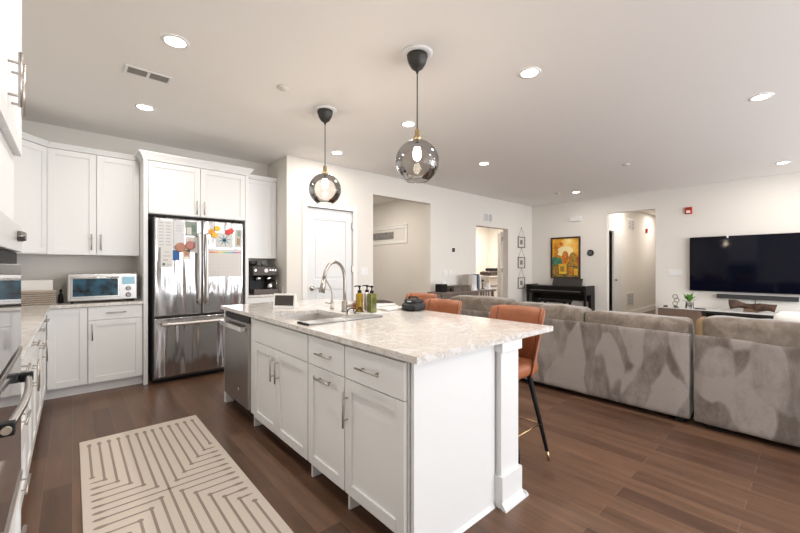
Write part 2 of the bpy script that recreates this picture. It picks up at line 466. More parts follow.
# study door, open into the room
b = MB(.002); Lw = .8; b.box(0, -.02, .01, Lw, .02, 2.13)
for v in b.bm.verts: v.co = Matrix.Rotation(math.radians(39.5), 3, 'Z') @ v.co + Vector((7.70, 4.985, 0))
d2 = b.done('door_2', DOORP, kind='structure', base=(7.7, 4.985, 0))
for zz in (.35, 1.2, 1.95):
    hz = MB(); hz.box(7.662, 4.951, zz - .05, 7.688, 4.962, zz + .05); hz.done('hinge', NICK, d2)
# hall closet door ajar
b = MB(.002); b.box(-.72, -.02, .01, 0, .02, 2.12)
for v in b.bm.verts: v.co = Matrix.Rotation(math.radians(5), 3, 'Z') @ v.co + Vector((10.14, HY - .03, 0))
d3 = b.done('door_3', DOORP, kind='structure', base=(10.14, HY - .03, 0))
hz = MB(); hz.ball((9.50, HY - .14, .98), .03, .03, .03, 10); hz.cyl((9.50, HY - .07, .98), (9.50, HY - .14, .98), .012, 8); hz.done('door_knob', NICK, d3)
b = MB(.003)
for (x0, z0, x1, z1) in [(9.15, 0, 9.22, 2.14), (10.15, 0, 10.22, 2.14), (9.15, 2.14, 10.22, 2.21)]: b.box(x0, HY - .014, z0, x1, HY - .0005, z1)
struct('trim_3', b, TRIM)


def grille(name, P, u0, u1, v0, v1, label, n=10, split=1, dark=(.34, .32, .30), slat_axis='u', m=None, cat='vent', cols=None):
    """louvred register; P(u,d,v)"""
    t = thing(name, P((u0 + u1) / 2, 0, (v0 + v1) / 2), label, cat)
    b = MB(.002, 1); fr = .02
    for (a, c, e, f) in [(u0, v0, u1, v0 + fr), (u0, v1 - fr, u1, v1), (u0, v0 + fr, u0 + fr, v1 - fr), (u1 - fr, v0 + fr, u1, v1 - fr)]: b.box(*P(a, 0.001, c), *P(e, .010, f))
    w = (u1 - u0 - 2 * fr - .02 * (split - 1)) / split
    for k in range(1, split):
        uu = u0 + fr + k * w + (k - 1) * .02; b.box(*P(uu, .001, v0 + fr), *P(uu + .02, .008, v1 - fr))
    b.done('frame', WHITE, t)
    for k in range(split):
        b = MB(); a = u0 + fr + k * (w + .02); col = (cols[k] if cols else dark)
        b.mi = 1; b.box(*P(a, .0005, v0 + fr), *P(a + w, .002, v1 - fr)); b.mi = 0
        for i in range(n):
            vv = v0 + fr + (v1 - v0 - 2 * fr) * (i + .5) / n; h = (v1 - v0 - 2 * fr) / n
            b.box(*P(a, .0045, vv - h * .22), *P(a + w, .008, vv + h * .22))
        b.done('louvre', [WHITE if not cols else mat('vent_slat_%d' % k, tuple(min(1, c * 1.15) for c in col), .6), mat('vent_dark_%s' % ('%.2f' % col[0]).replace('.', ''), col, .8)], t)
    return t


PC = lambda u, d, v: (u, v, CEIL - d)
PT = lambda u, d, v: (XR - d, u, v)
PH = lambda u, d, v: (u, HY - d, v)
grille('ceiling_vent', PC, .30, .61, 3.45, 3.60, 'white two-section ceiling air vent near the left upper cabinets', 6, 2, cols=[(.27, .25, .22), (.27, .25, .22)])
grille('return_air_grille', Pm, 6.72, 7.06, 2.27, 2.47, 'small white air grille high on wall above the study doorway', 7, 2)
grille('return_air_grille', PH, 10.75, 11.25, 2.24, 2.54, 'upper of the two white wall grilles in the bright hallway', 7, 2)
grille('return_air_grille', PH, 10.68, 11.2, .26, .60, 'lower of the two white wall grilles in the bright hallway, above the baseboard', 8, 1)

# ---------------------------------------------------------------- cabinets
GAP = .0025


def shaker(P, u0, u1, v0, v1, parent, name='door', rail=.058, th=.02, slab=False, m=CAB):
    u0 += GAP; u1 -= GAP; v0 += GAP; v1 -= GAP
    b = MB(.0015, 1)

    def bx(ua, da, va, ub, db, vb, bv=None): b.box(*P(ua, da, va), *P(ub, db, vb), bev=bv)
    if slab: bx(u0, 0.0005, v0, u1, th, v1)
    else:
        bx(u0 + rail - .004, 0.0005, v0 + rail - .004, u1 - rail + .004, th - .010, v1 - rail + .004, 0)
        bx(u0, 0.0005, v0, u0 + rail, th, v1); bx(u1 - rail, 0.0005, v0, u1, th, v1)
        bx(u0 + rail, 0.0005, v0, u1 - rail, th, v0 + rail, 0); bx(u0 + rail, 0.0005, v1 - rail, u1 - rail, th, v1, 0)
    return b.done(name, m, parent)


def pull(P, ua, va, ub, vb, parent, th=.02, so=.030, r=.0055, name='handle', m=NICK):
    b = MB(); L = math.hypot(ub - ua, vb - va); du, dv = (ub - ua) / L, (vb - va) / L
    b.cyl(P(ua, th + so, va), P(ub, th + so, vb), r, 10)
    for s_ in (.2, .8):
        uu, vv = ua + (ub - ua) * s_, va + (vb - va) * s_
        b.cyl(P(uu, th - .001, vv), P(uu, th + so, vv), r * .75, 8)
    return b.done(name, m, parent)


def crown(P, u0, u1, v, parent, end0=0, end1=0, D=.32, h=.05):
    b = MB()
    prof = [(-.0, 0), (.008, 0), (.012, .012), (.032, .038), (.04, .04), (.04, h), (0, h)]
    # along the face, plus returns on open ends; mitre by simple overlap of rising boxes
    n = 5
    for i in range(n):
        d = .008 + .034 * (i / (n - 1)) ** 1.2
        z0, z1 = v + h * i / n, v + h * (i + 1) / n
        b.box(*P(u0 - (d if end0 else 0), -D, z0), *P(u1 + (d if end1 else 0), .02 + d, z1))
    return b.done('crown_moulding', CAB, parent)


GR_U = 'white shaker cabinetry'
# ---- fridge wall uppers (faces point to -Y)
YU = 5.15
PU = lambda u, d, v: (u, YU + .02 - d, v)
PBk = lambda u, d, v: (u, 4.87 + .02 - d, v)
PTl = lambda u, d, v: (u, 4.85 + .02 - d, v)


def carcass(P, u0, u1, v0, v1, depth, parent, name='body'):
    b = MB(); b.box(*P(u0 + .0008, 0, v0), *P(u1 - .0008, -depth, v1)); return b.done(name, CAB, parent)


t = thing('wall_cabinet', (.195, 5.3, 1.41), 'white double-door upper cabinet above the toaster oven', 'cabinet')
carcass(PU, -.19, .58, 1.412, 2.495, .307, t)
d = shaker(PU, -.19, .198, 1.412, 2.495, t); pull(PU, .158, 1.465, .158, 1.635, d)
d = shaker(PU, .198, .58, 1.412, 2.495, t); pull(PU, .235, 1.465, .235, 1.635, d)
crown(PU, -.19, .578, 2.497, t, D=.31)
# corner cabinet with a diagonal face
t = thing('corner_wall_cabinet', (-.45, 5.2, 1.41), 'white angled corner upper cabinet left of the double-door upper cabinet', 'cabinet')
pts = [(-.1925, YU + .022), (-.1925, YF - .002), (XL + .002, YF - .002), (XL + .002, 4.885), (-.44, 4.885)]
b = MB(); b.prism([(x, y, 1.412) for x, y in pts], (0, 0, 1.083)); b.done('body', CAB, t)
ax, ay = -.44, 4.885; L = math.hypot(-.1925 - ax, YU + .022 - ay); ux, uy = (-.1925 - ax) / L, (YU + .022 - ay) / L
PDg = None
b = MB()


def diag_box(b, u0, u1, d0, d1, v0, v1):
    nx, ny = uy, -ux
    b.prism([(ax + ux * u0 + nx * d0, ay + uy * u0 + ny * d0, v0), (ax + ux * u1 + nx * d0, ay + uy * u1 + ny * d0, v0), (ax + ux * u1 + nx * d1, ay + uy * u1 + ny * d1, v0), (ax + ux * u0 + nx * d1, ay + uy * u0 + ny * d1, v0)], (0, 0, v1 - v0))


diag_box(b, .02, L - .02, .001, .010, 1.43, 2.48)
for (a, c, e, f) in [(.008, .066, 1.42, 2.49), (L - .066, L - .018, 1.42, 2.49), (.066, L - .066, 1.42, 1.478), (.066, L - .066, 2.432, 2.49)]: diag_box(b, a, c, .001, .02, e, f)
b.done('door', CAB, t)
b = MB()
for i in range(5):
    dd = .008 + .034 * (i / 4) ** 1.2
    diag_box(b, 0, L - .006, -.15, .02 + dd * .8, 2.497 + .01 * i, 2.507 + .01 * i)
b.done('crown_moulding', CAB, t)
# fridge surround: tall side panels + over-fridge cabinet
t = thing('refrigerator_surround', (1.14, 5.15, 0), 'white cabinet surround with two doors above the refrigerator', 'cabinet')
b = MB(.001, 1); b.box(.582, 4.852, 0, .622, YF - .002, 2.46); b.done('side_panel', CAB, t)
b = MB(.001, 1); b.box(1.662, 4.852, 0, 1.702, YF - .002, 2.46); b.done('side_panel', CAB, t)
b = MB(); b.box(.623, 4.872, 1.875, 1.661, YF - .002, 2.46); b.done('body', CAB, t)
PF = lambda u, d, v: (u, 4.8715 - d, v)
d = shaker(PF, .625, 1.141, 1.88, 2.455, t); pull(PF, 1.10, 1.90, 1.10, 2.06, d)
d = shaker(PF, 1.141, 1.66, 1.88, 2.455, t); pull(PF, 1.18, 1.90, 1.18, 2.06, d)
b = MB()
for i in range(6):
    dd = .006 + .042 * (i / 5) ** 1.2
    b.box(.582 - dd, 4.85 - dd, 2.46 + .014 * i, 1.702 + dd, 5.09, 2.474 + .014 * i); b.box(.582, 5.09, 2.46 + .014 * i, 1.702, YF - .002, 2.474 + .014 * i)
b.done('crown_moulding', CAB, t)
# right nook
t = thing('wall_cabinet', (1.95, 5.3, 1.4), 'narrow white upper cabinet above the black espresso machine', 'cabinet')
carcass(PU, 1.704, 2.196, 1.402, 2.495, .307, t)
shaker(PU, 1.704, 2.196, 1.402, 2.495, t)
b = MB()
for i in range(5):
    dd = .008 + .03 * (i / 4) ** 1.2
    b.box(1.752, 5.15 - dd, 2.497 + .01 * i, 2.196, YF - .002, 2.507 + .01 * i)
b.done('crown_moulding', CAB, t)
t = thing('base_cabinet', (1.95, 5.2, 0), 'narrow white base cabinet under the espresso machine', 'cabinet')
b = MB(); b.box(1.704, 4.892, .1, 2.196, YF - .002, .884); b.box(1.704, 4.96, 0, 2.196, YF - .002, .1); b.done('body', CAB, t)
PN = lambda u, d, v: (u, 4.8915 - d, v)
d = shaker(PN, 1.704, 2.196, .735, .882, t, 'drawer', slab=True); pull(PN, 1.86, .81, 2.03, .81, d)
d = shaker(PN, 1.704, 2.196, .105, .735, t); pull(PN, 2.15, .5, 2.15, .67, d)
b = MB(.003); b.box(1.704, 4.862, .885, 2.196, YF - .002, .915); b.box(1.704, YF - .022, .9155, 2.176, YF - .0025, 1.015); b.box(2.177, 4.9, .9155, 2.196, YF - .0025, 1.015)
tag(b.done('countertop', STONE), 'short speckled quartz countertop holding the espresso machine', 'countertop')

# left base along fridge wall
t = thing('base_cabinet', (.34, 5.2, 0), 'white base cabinet under the toaster oven with one drawer over one door', 'cabinet')
b = MB(); b.box(.119, 4.892, .1, .5795, YF - .002, .884); b.box(.119, 4.942, 0, .5795, YF - .002, .1); b.done('body', CAB, t)
d = shaker(PN, .121, .575, .742, .882, t, 'drawer', slab=True); pull(PN, .265, .812, .43, .812, d)
d = shaker(PN, .121, .575, .105, .742, t); pull(PN, .155, .54, .155, .71, d)
t = thing('base_cabinet', (-.25, 5.2, 0), 'white corner base cabinet with a single tall door at the end of the left counter', 'cabinet')
b = MB(); b.box(XL + .002, 4.892, .1, .118, YF - .002, .884); b.box(XL + .002, 4.942, 0, .118, YF - .002, .1); b.done('body', CAB, t)
shaker(PN, -.18, .118, .105, .882, t)
b = MB(.003); b.box(XL + .002, 4.845, .885, .580, YF - .002, .915); b.box(XL + .002, 2.092, .885, -.155, 4.8455, .915)
tag(b.done('countertop', STONE, recalc=False), 'L-shaped quartz countertop in the left corner under the toaster oven', 'countertop')

# left run (faces point to +X)
PL = lambda u, d, v: (-.205 + d, u, v)
runs = [(2.095, 2.86, 'white base cabinet of three drawers beside the wall oven', 'drawers'), (2.862, 3.60, 'white base cabinet with one drawer over two doors in the left run', 'doors'),
        (3.602, 4.20, 'white base cabinet with narrow pull-out door in the left run', 'pull'), (4.202, 4.868, 'white base cabinet nearest the left corner with drawer and door', 'dd')]
for y0, y1, lab, k in runs:
    t = thing('base_cabinet', (-.45, (y0 + y1) / 2, 0), lab, 'cabinet')
    b = MB(); b.box(XL + .002, y0, .1, -.2055, y1, .884); b.box(XL + .002, y0, 0, -.235, y1, .1); b.done('body', CAB, t)
    if k == 'drawers':
        for v0, v1 in ((.105, .42), (.42, .735), (.735, .882)):
            d = shaker(PL, y0, y1, v0, v1, t, 'drawer', slab=v1 > .8); pull(PL, y0 + .28, (v0 + v1) / 2, y1 - .28, (v0 + v1) / 2, d)
    else:
        d = shaker(PL, y0, y1, .735, .882, t, 'drawer', slab=True); pull(PL, (y0 + y1) / 2 - .09, .81, (y0 + y1) / 2 + .09, .81, d)
        if k == 'doors':
            m_ = (y0 + y1) / 2
            d = shaker(PL, y0, m_, .105, .735, t); pull(PL, m_ - .04, .52, m_ - .04, .70, d)
            d = shaker(PL, m_, y1, .105, .735, t); pull(PL, m_ + .04, .52, m_ + .04, .70, d)
        elif k == 'pull':
            d = shaker(PL, y0, y1, .105, .735, t); pull(PL, (y0 + y1) / 2 - .09, .68, (y0 + y1) / 2 + .09, .68, d)
        else:
            d = shaker(PL, y0, y1, .105, .735, t); pull(PL, y0 + .05, .50, y0 + .05, .69, d)

# oven tower
TX = -.17; PO = lambda u, d, v: (TX + d, u, v)
t = thing('oven_cabinet', (-.47, 1.6, 0), 'tall white cabinet at the left edge holding the wall ovens', 'cabinet')
b = MB(.001, 1)
b.box(XL + .002, 2.06, 0, TX, 2.09, 2.60); b.box(XL + .002, 1.30, 0, TX, 1.33, 2.60)
b.box(XL + .002, 1.3305, 1.70, TX, 2.0595, 2.60); b.box(XL + .002, 1.3305, 1.46, TX, 2.0595, 1.6995); b.box(XL + .002, 1.3305, .1, TX, 2.0595, .47); b.box(XL + .002, 1.3305, 0, TX - .05, 2.0595, .1)
b.done('body', CAB, t)
d = shaker(PO, 1.31, 1.70, 1.722, 2.60, t, th=.022); pull(PO, 1.655, 1.79, 1.655, 1.96, d)
d = shaker(PO, 1.70, 2.088, 1.722, 2.60, t, th=.022); pull(PO, 1.745, 1.79, 1.745, 1.96, d)
d = shaker(PO, 1.31, 2.088, .105, .465, t, 'drawer'); pull(PO, 1.6, .40, 1.8, .40, d)
OX = (1.333, 2.058)
t = thing('microwave_oven', (-.4, 1.7, .98), 'built-in stainless microwave with dark mirror-like door, over the wall oven', 'microwave')
b = MB(.002, 1); b.box(-.60, OX[0], .985, TX - .001, OX[1], 1.455); b.done('housing', BLKM, t)
b = MB(.003); b.box(TX, OX[0], 1.345, TX + .024, OX[1], 1.445); b.done('control_panel', mat('light_steel_panel', (.78, .78, .77), .3, .6), t)
for yy in (1.9, 1.945):
    b = MB(); b.lathe(yy, 1.40, [(.018, TX + .024), (.018, TX + .034), (.014, TX + .044)], 16, axis='x'); b.done('knob', mat('dark_chrome', (.16, .15, .14), .25, 1), t)
b = MB(); b.box(TX, OX[0], 1.30, TX + .010, OX[1], 1.343); b.done('vent_strip', BLKM, t)
b = MB(.002, 1); b.box(TX, OX[0], .99, TX + .022, OX[1], 1.298); b.done('door', mat('mirror_black_glass', (.42, .43, .45), .05, .85), t)
t = thing('wall_oven', (-.4, 1.7, .47), 'built-in wall oven with bowed steel handle and dark mirror-like door at the left edge', 'oven')
b = MB(.002, 1); b.box(-.60, OX[0], .475, TX - .001, OX[1], .980); b.done('housing', BLKM, t)
dr = MB(.002, 1).box(TX, OX[0], .50, TX + .022, OX[1], .96).done('door', MATS['mirror_black_glass'], t)
b = MB(.001); b.box(TX, OX[0], .962, TX + .026, OX[1], .980); b.done('trim_strip', NICK, t)
b = MB(.001); b.box(TX, OX[0], .476, TX + .026, OX[1], .498); b.done('trim_strip', NICK, t)
b = MB(); pts = []
for i in range(13):
    s_ = i / 12; pts.append((TX + .045 + .016 * math.sin(math.pi * s_), OX[0] + .03 + (OX[1] - OX[0] - .09) * s_, .872))
b.tube(pts, .0105, 12); b.done('handle', mat('warm_steel', (.55, .50, .44), .22, 1), t)
for yy in (OX[0] + .05, OX[1] - .07):
    b = MB(.003); b.box(TX + .0225, yy - .014, .855, TX + .06, yy + .014, .889); b.done('handle_bracket', BLK, t)

# ---------------------------------------------------------------- refrigerator
t = thing('refrigerator', (1.135, 5.1, 0), 'stainless french-door refrigerator covered with papers and magnets', 'refrigerator')
b = MB(.004); b.box(.665, 4.83, .03, 1.605, 5.44, 1.835); b.done('body', mat('fridge_grey_side', (.075, .072, .07), .45), t)
for x0, x1 in ((.668, 1.134), (1.140, 1.602)):
    b = MB(.012, 3); b.box(x0, 4.755, .738, x1, 4.828, 1.83); d = b.done('door', STEEL, t, smooth=False)
    hx = 1.098 if x0 < 1 else 1.176
    h = MB(.006); pts = [(hx, 4.70 - .012 * math.sin(math.pi * i / 10), .86 + .82 * i / 10) for i in range(11)]
    h.tube(pts, .016, 12)
    for zz in (.90, 1.64): h.cyl((hx, 4.757, zz), (hx, 4.70, zz), .01, 8)
    h.done('handle', HAND, d)
b = MB(.012, 3); b.box(.668, 4.755, .065, 1.602, 4.828, .722); d = b.done('freezer_drawer', STEEL, t)
h = MB(); pts = [(.73 + .81 * i / 10, 4.695 - .012 * math.sin(math.pi * i / 10), .655) for i in range(11)]
h.tube(pts, .019, 12)
for xx in (.76, 1.51): h.cyl((xx, 4.757, .655), (xx, 4.70, .655), .011, 8)
h.done('handle', HAND, d)
b = MB(); b.box(.68, 4.84, .0, 1.59, 4.90, .06); b.done('kick_grille', BLKM, t)
b = MB(.002); b.box(.69, 4.76, 1.836, .78, 4.86, 1.85); b.done('hinge_cover', BLKM, t)
b = MB(.002); b.box(1.49, 4.76, 1.836, 1.58, 4.86, 1.85); b.done('hinge_cover', BLKM, t)

FY = 4.754   # face of the fridge doors
INK = mat('grey_ink', (.38, .38, .40), .7)


def sheet(name, x0, x1, z0, z1, label, cat, col=None, marks=None, th=.0012, off=0.0, group=None):
    b = MB(); y = FY - off
    b.box(x0, y - th, z0, x1, y, z1)
    ms = [mat('paper_%s' % '_'.join('%02d' % int(99 * c) for c in (col or (.8, .8, .78))), tuple(c * .8 for c in (col or (.8, .8, .78))), .7)]
    for (mx0, mx1, mz0, mz1, mc) in (marks or []):
        mm = mat('print_%s' % '_'.join('%02d' % int(99 * c) for c in mc), mc, .7)
        if mm not in ms: ms.append(mm)
        b.mi = ms.index(mm)
        W, H_ = x1 - x0, z1 - z0
        b.box(x0 + W * mx0, y - th - .0006, z0 + H_ * mz0, x0 + W * mx1, y - th, z0 + H_ * mz1)
    return tag(b.done(name, ms), label, cat, group)


G = (.45, .45, .48)
marks = [(.12 + .42 * c, .42 + .42 * c, .08 + .115 * r, .12 + .115 * r, G) for c in range(2) for r in range(8)]
sheet('paper_notice', .69, .845, 1.50, 1.80, 'white printed list sheet at top left of the refrigerator', 'paper', marks=marks)
sheet('paper_notice', .85, .955, 1.52, 1.80, 'plain white tall sheet beside the printed list on the refrigerator', 'paper', (.76, .77, .80), [(.2, .8, .8, .83, G), (.2, .7, .7, .73, G), (.2, .75, .6, .63, G)])
sheet('paper_notice', .725, .84, 1.28, 1.50, 'lower white sheet with small dark drawings on the left refrigerator door', 'paper', marks=[(.15, .35, .1, .22, (.12, .12, .13)), (.5, .85, .12, .16, G), (.2, .6, .35, .4, (.5, .3, .3)), (.2, .8, .55, .6, G), (.3, .7, .75, .8, G)], off=.0015)
sheet('photograph', .965, 1.085, 1.64, 1.80, 'green toned photo print on the left refrigerator door', 'photo', (.28, .33, .28), [(.1, .5, .1, .6, (.6, .6, .58)), (.5, .9, .3, .8, (.15, .2, .16))])
sheet('photograph', .97, 1.09, 1.45, 1.63, 'pale family photo under the green photo print on the refrigerator', 'photo', (.72, .70, .68), [(.2, .45, .4, .9, (.55, .45, .38)), (.55, .8, .3, .7, (.35, .3, .3))])
sheet('postcard', .84, .905, 1.36, 1.47, 'small bright blue card on the left refrigerator door', 'card', (.03, .14, .42))
sheet('photograph', .94, 1.01, 1.37, 1.48, 'small photo with peach tones beside the blue card on the refrigerator', 'photo', (.66, .55, .45), [(.2, .8, .4, .9, (.45, .22, .14)), (.1, .9, 0.02, .25, (.75, .73, .7))])
b = MB()
b.lathe(.915, 1.505, [(.055, FY - .001), (.055, FY - .008), (.04, FY - .012)], 16, axis='y'); tag(b.done('fridge_magnet', mat('terracotta', (.40, .19, .12), .5)), 'left brownish round magnet ornament on the refrigerator', 'magnet')
b = MB(); b.lathe(1.01, 1.53, [(.05, FY - .003), (.05, FY - .010), (.035, FY - .014)], 16, axis='y'); tag(b.done('fridge_magnet', mat('rose_brown', (.42, .17, .14), .5)), 'right rosy round magnet ornament, just above the peach photo', 'magnet')
# calendar on the right door
rain = [(.75, .1, .08), (.80, .35, .08), (.8, .65, .1), (.2, .55, .25), (.12, .45, .5), (.15, .2, .5), (.6, .12, .3)]
mk = [(.03 + .134 * i, .03 + .134 * (i + 1), .86, .90, rain[i]) for i in range(7)]
for r in range(6): mk.append((.02, .98, .13 * r + .05, .13 * r + .056, (.55, .53, .52)))
for c in range(8): mk.append((.02 + .137 * c, .024 + .137 * c, .05, .84, (.55, .53, .52)))
sheet('wall_calendar', 1.195, 1.585, 1.165, 1.50, 'white month calendar with a rainbow band on the right refrigerator door', 'calendar', (.80, .77, .75), mk)
sheet('childs_drawing', 1.28, 1.48, 1.515, 1.70, 'drawing of a blue flower above the calendar on the refrigerator', 'drawing', (.74, .76, .74), [])
dr_ = [o for o in COL.objects if o.name.startswith('childs_drawing')][0]
b = MB(); cx, cz = 1.38, 1.607
for k in range(8):
    a = k * math.pi / 4 + .2; L_ = .085
    p = [(cx + .008 * math.cos(a + 1.57), FY - .0018, cz + .008 * math.sin(a + 1.57)), (cx + L_ * math.cos(a), FY - .0018, cz + L_ * math.sin(a)), (cx + .008 * math.cos(a - 1.57), FY - .0018, cz + .008 * math.sin(a - 1.57))]
    b.prism(p, (0, .0005, 0))
b.done('flower', mat('teal_ink', (.02, .15, .20), .6), dr_)
sheet('photograph', 1.51, 1.585, 1.53, 1.75, 'narrow photo at the top right corner of the refrigerator', 'photo', (.62, .62, .60), [(.2, .7, .1, .5, (.35, .25, .15)), (.3, .8, .6, .9, (.25, .33, .25))])
for i, (mx, mz, c, lab) in enumerate([(1.235, 1.70, (.75, .33, .03), 'orange leaf magnet at the left of the flower drawing'), (1.30, 1.745, (.80, .55, .03), 'yellow flower magnet above the flower drawing'), (1.27, 1.665, (.78, .5, .05), 'golden leaf magnet below the orange one'), (1.42, 1.705, (.62, .05, .05), 'red heart magnet above the flower drawing'), (1.46, 1.725, (.68, .08, .07), 'smaller red heart magnet at the upper right of the drawing')]):
    b = MB()
    for k in range(5):
        a = k * 2 * math.pi / 5; b.ball((mx + .02 * math.cos(a), FY - .006, mz + .02 * math.sin(a)), .017, .004, .017, 8)
    b.ball((mx, FY - .008, mz), .014, .005, .014, 8)
    tag(b.done('fridge_magnet', mat('magnet_%d' % i, c, .45)), lab, 'magnet')

# ---------------------------------------------------------------- counter objects, left
t = thing('toaster_oven', (.25, 5.15, .915), 'silver toaster oven with glass door and blue display on the left counter', 'toaster oven')
b = MB(.01, 3); b.box(-.035, 4.97, .935, .54, 5.34, 1.215); b.done('body', mat('toaster_silver', (.50, .49, .47), .3, .9), t)
b = MB(.004); b.box(-.012, 4.962, .965, .385, 4.969, 1.185); d = b.done('door', mat('toaster_frame', (.52, .52, .51), .25, .9), t)
b = MB(); b.box(.006, 4.958, .985, .368, 4.9615, 1.163); b.done('window', mat('blue_oven_glass', (.03, .11, .17), .1, var=((.008, .012, .02), 11)), d)
h = MB(); h.cyl((.0, 4.93, 1.175), (.375, 4.93, 1.175), .008, 10); h.cyl((.03, 4.962, 1.175), (.03, 4.93, 1.175), .006, 8); h.cyl((.345, 4.962, 1.175), (.345, 4.93, 1.175), .006, 8); h.done('handle', CHROME, d)
b = MB(.002); b.box(.405, 4.964, 1.10, .515, 4.969, 1.18); b.done('display', mat('blue_display', (.25, .5, .62), .2), t)
for kz in (1.055, .985):
    b = MB(); b.lathe(.46, kz, [(.024, 4.969), (.024, 4.950), (.018, 4.945)], 20, axis='y'); b.done('knob', mat('toaster_knob', (.22, .21, .20), .3, .8), t)
for kx in (.0, .50):
    for ky in (5.0, 5.30):
        b = MB(); b.cyl((kx, ky, .9152), (kx, ky, .936), .014, 10); b.done('foot', BLKM, t)
# basket and box
wic = mat('wicker', (.42, .36, .30), .8)
t = thing('wicker_basket', (-.27, 5.15, .915), 'grey-brown woven basket on the counter beside the toaster oven', 'basket')
b = MB()
for r in range(6):
    z = .925 + r * .021
    for k in range(14):
        xx = -.395 + k * .0195; b.ball((xx + (.0097 if r % 2 else 0), 5.045, z), .0115, .010, .010, 8)
    for k in range(12):
        yy = 5.055 + k * .0195; b.ball((-.125, yy + (.0097 if r % 2 else 0), z), .010, .0115, .010, 8); b.ball((-.40, yy + (.0097 if r % 2 else 0), z), .010, .0115, .010, 8)
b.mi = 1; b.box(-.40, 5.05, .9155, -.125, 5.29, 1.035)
b.done('weave', [wic, mat('wicker_gap_shadow', (.14, .11, .09), .9)], t)  # second material: dark core box, shadow between the strands put into its colour
b = MB(.004); b.tube([(-.405, 5.04, 1.045), (-.12, 5.04, 1.045), (-.12, 5.29, 1.045), (-.405, 5.29, 1.045), (-.405, 5.045, 1.045)], .012, 8); b.done('rim', wic, t)
b = MB(.006); b.box(-.385, 5.07, 1.036, -.14, 5.27, 1.155); tag(b.done('storage_box', mat('pale_box', (.70, .68, .65), .6)), 'pale box sitting in the woven basket', 'box')
b = MB(.008); b.box(-.60, 5.10, .9155, -.42, 5.40, 1.34); tag(b.done('paper_box', mat('grey_box', (.60, .60, .60), .5)), 'tall light grey box behind the woven basket in the corner', 'box')
b = MB(.004); b.lathe(-.085, 5.12, [(.02, .916), (.022, .95), (.018, 1.0), (.008, 1.02), (.012, 1.045), (.006, 1.06)], 14); tag(b.done('small_bottle', BLKM), 'small dark bottle between the basket and the toaster oven', 'bottle')

# espresso machine
t = thing('espresso_machine', (1.96, 5.15, .915), 'black and steel espresso machine in the nook beside the refrigerator', 'coffee machine')
b = MB(.006); b.box(1.80, 5.10, .93, 2.13, 5.38, 1.30); b.done('body', BLK, t)
b = MB(.008); b.box(1.795, 4.96, 1.165, 2.12, 5.098, 1.29); d = b.done('control_head', mat('espresso_black_steel', (.035, .025, .02), .3, .5), t)
b = MB(); b.lathe(1.975, 1.235, [(.027, 4.959), (.027, 4.954)], 20, axis='y'); b.done('pressure_gauge', PAPER, d)
for kx in (1.83, 2.03, 2.065, 2.10): b = MB(); b.lathe(kx, 1.24, [(.012, 4.959), (.012, 4.950)], 14, axis='y'); b.done('button', CHROME, d)
for kx in (1.90, 2.04):
    b = MB(); b.lathe(kx, 5.03, [(.035, 1.164), (.035, 1.12), (.03, 1.10)], 18); b.done('group_head', CHROME, t)
b = MB(); b.tube([(2.04, 5.0, 1.115), (2.04, 4.93, 1.11), (2.04, 4.87, 1.10)], [.010, .013, .013], 10); b.lathe(2.04, 5.03, [(.036, 1.099), (.036, 1.085), (.015, 1.07)], 16); b.done('portafilter', BLK, t)
b = MB(); b.lathe(2.05, 5.02, [(.038, .985), (.042, 1.0), (.036, 1.04), (.034, 1.065)], 20); tag(b.done('milk_jug', CHROME), 'steel milk jug standing on the drip tray of the espresso machine', 'jug')
b = MB(.004); b.box(1.80, 4.92, .9165, 2.13, 5.095, .982); b.done('drip_tray', mat('drip_steel', (.09, .075, .065), .3, .9), t)
b = MB(); b.lathe(1.88, 5.24, [(.05, 1.301), (.07, 1.32), (.075, 1.36), (.07, 1.365)], 20); b.done('bean_hopper', mat('smoky_plastic', (.03, .03, .03), .2), t)
b = MB(); b.tube([(2.12, 5.02, 1.16), (2.135, 4.99, 1.08), (2.125, 4.97, 1.0)], .005, 8); b.done('steam_wand', CHROME, t)
b = MB()
b.lathe(2.03, 5.2, [(.03, 1.3015), (.036, 1.33), (.034, 1.36)], 14); tag(b.done('cup', mat('grey_mug', (.25, .24, .24), .35)), 'dark grey cup on top of the espresso machine', 'cup')

# ---------------------------------------------------------------- island
IX = 1.10; PI_ = lambda u, d, v: (IX - d, u, v)
t = thing('dishwasher', (1.4, 3.4, 0), 'stainless dishwasher built into the far end of the island', 'dishwasher')
b = MB(); b.box(1.112, 3.062, .10, 1.69, 3.70, .870); b.done('body', BLKM, t)
b = MB(.006); b.box(1.072, 3.064, .115, 1.111, 3.698, .822); d = b.done('door', STEELD, t)
b = MB(.002); b.box(1.082, 3.064, .8235, 1.111, 3.698, .872); b.done('control_strip', BLK, t)
h = MB(.006); h.box(1.018, 3.11, .752, 1.040, 3.66, .795); h.box(1.030, 3.11, .755, 1.0715, 3.15, .79); h.box(1.030, 3.62, .755, 1.0715, 3.66, .79); h.done('handle', CHROME, d)
h = MB(); h.lathe(3.3, .235, [(.017, 1.0715), (.017, 1.069)], 20, axis='x'); h.lathe(3.3, .235, [(.012, 1.0689), (.012, 1.0682)], 20, axis='x'); h.done('badge', CHROME, d)
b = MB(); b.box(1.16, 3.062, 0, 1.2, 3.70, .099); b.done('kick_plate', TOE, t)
t = thing('end_panel', (1.4, 3.73, 0), 'white end panel at the refrigerator end of the island', 'panel')
b = MB(.001, 1); b.box(1.09, 3.705, 0, 1.72, 3.76, .884); b.done('panel', CAB, t)

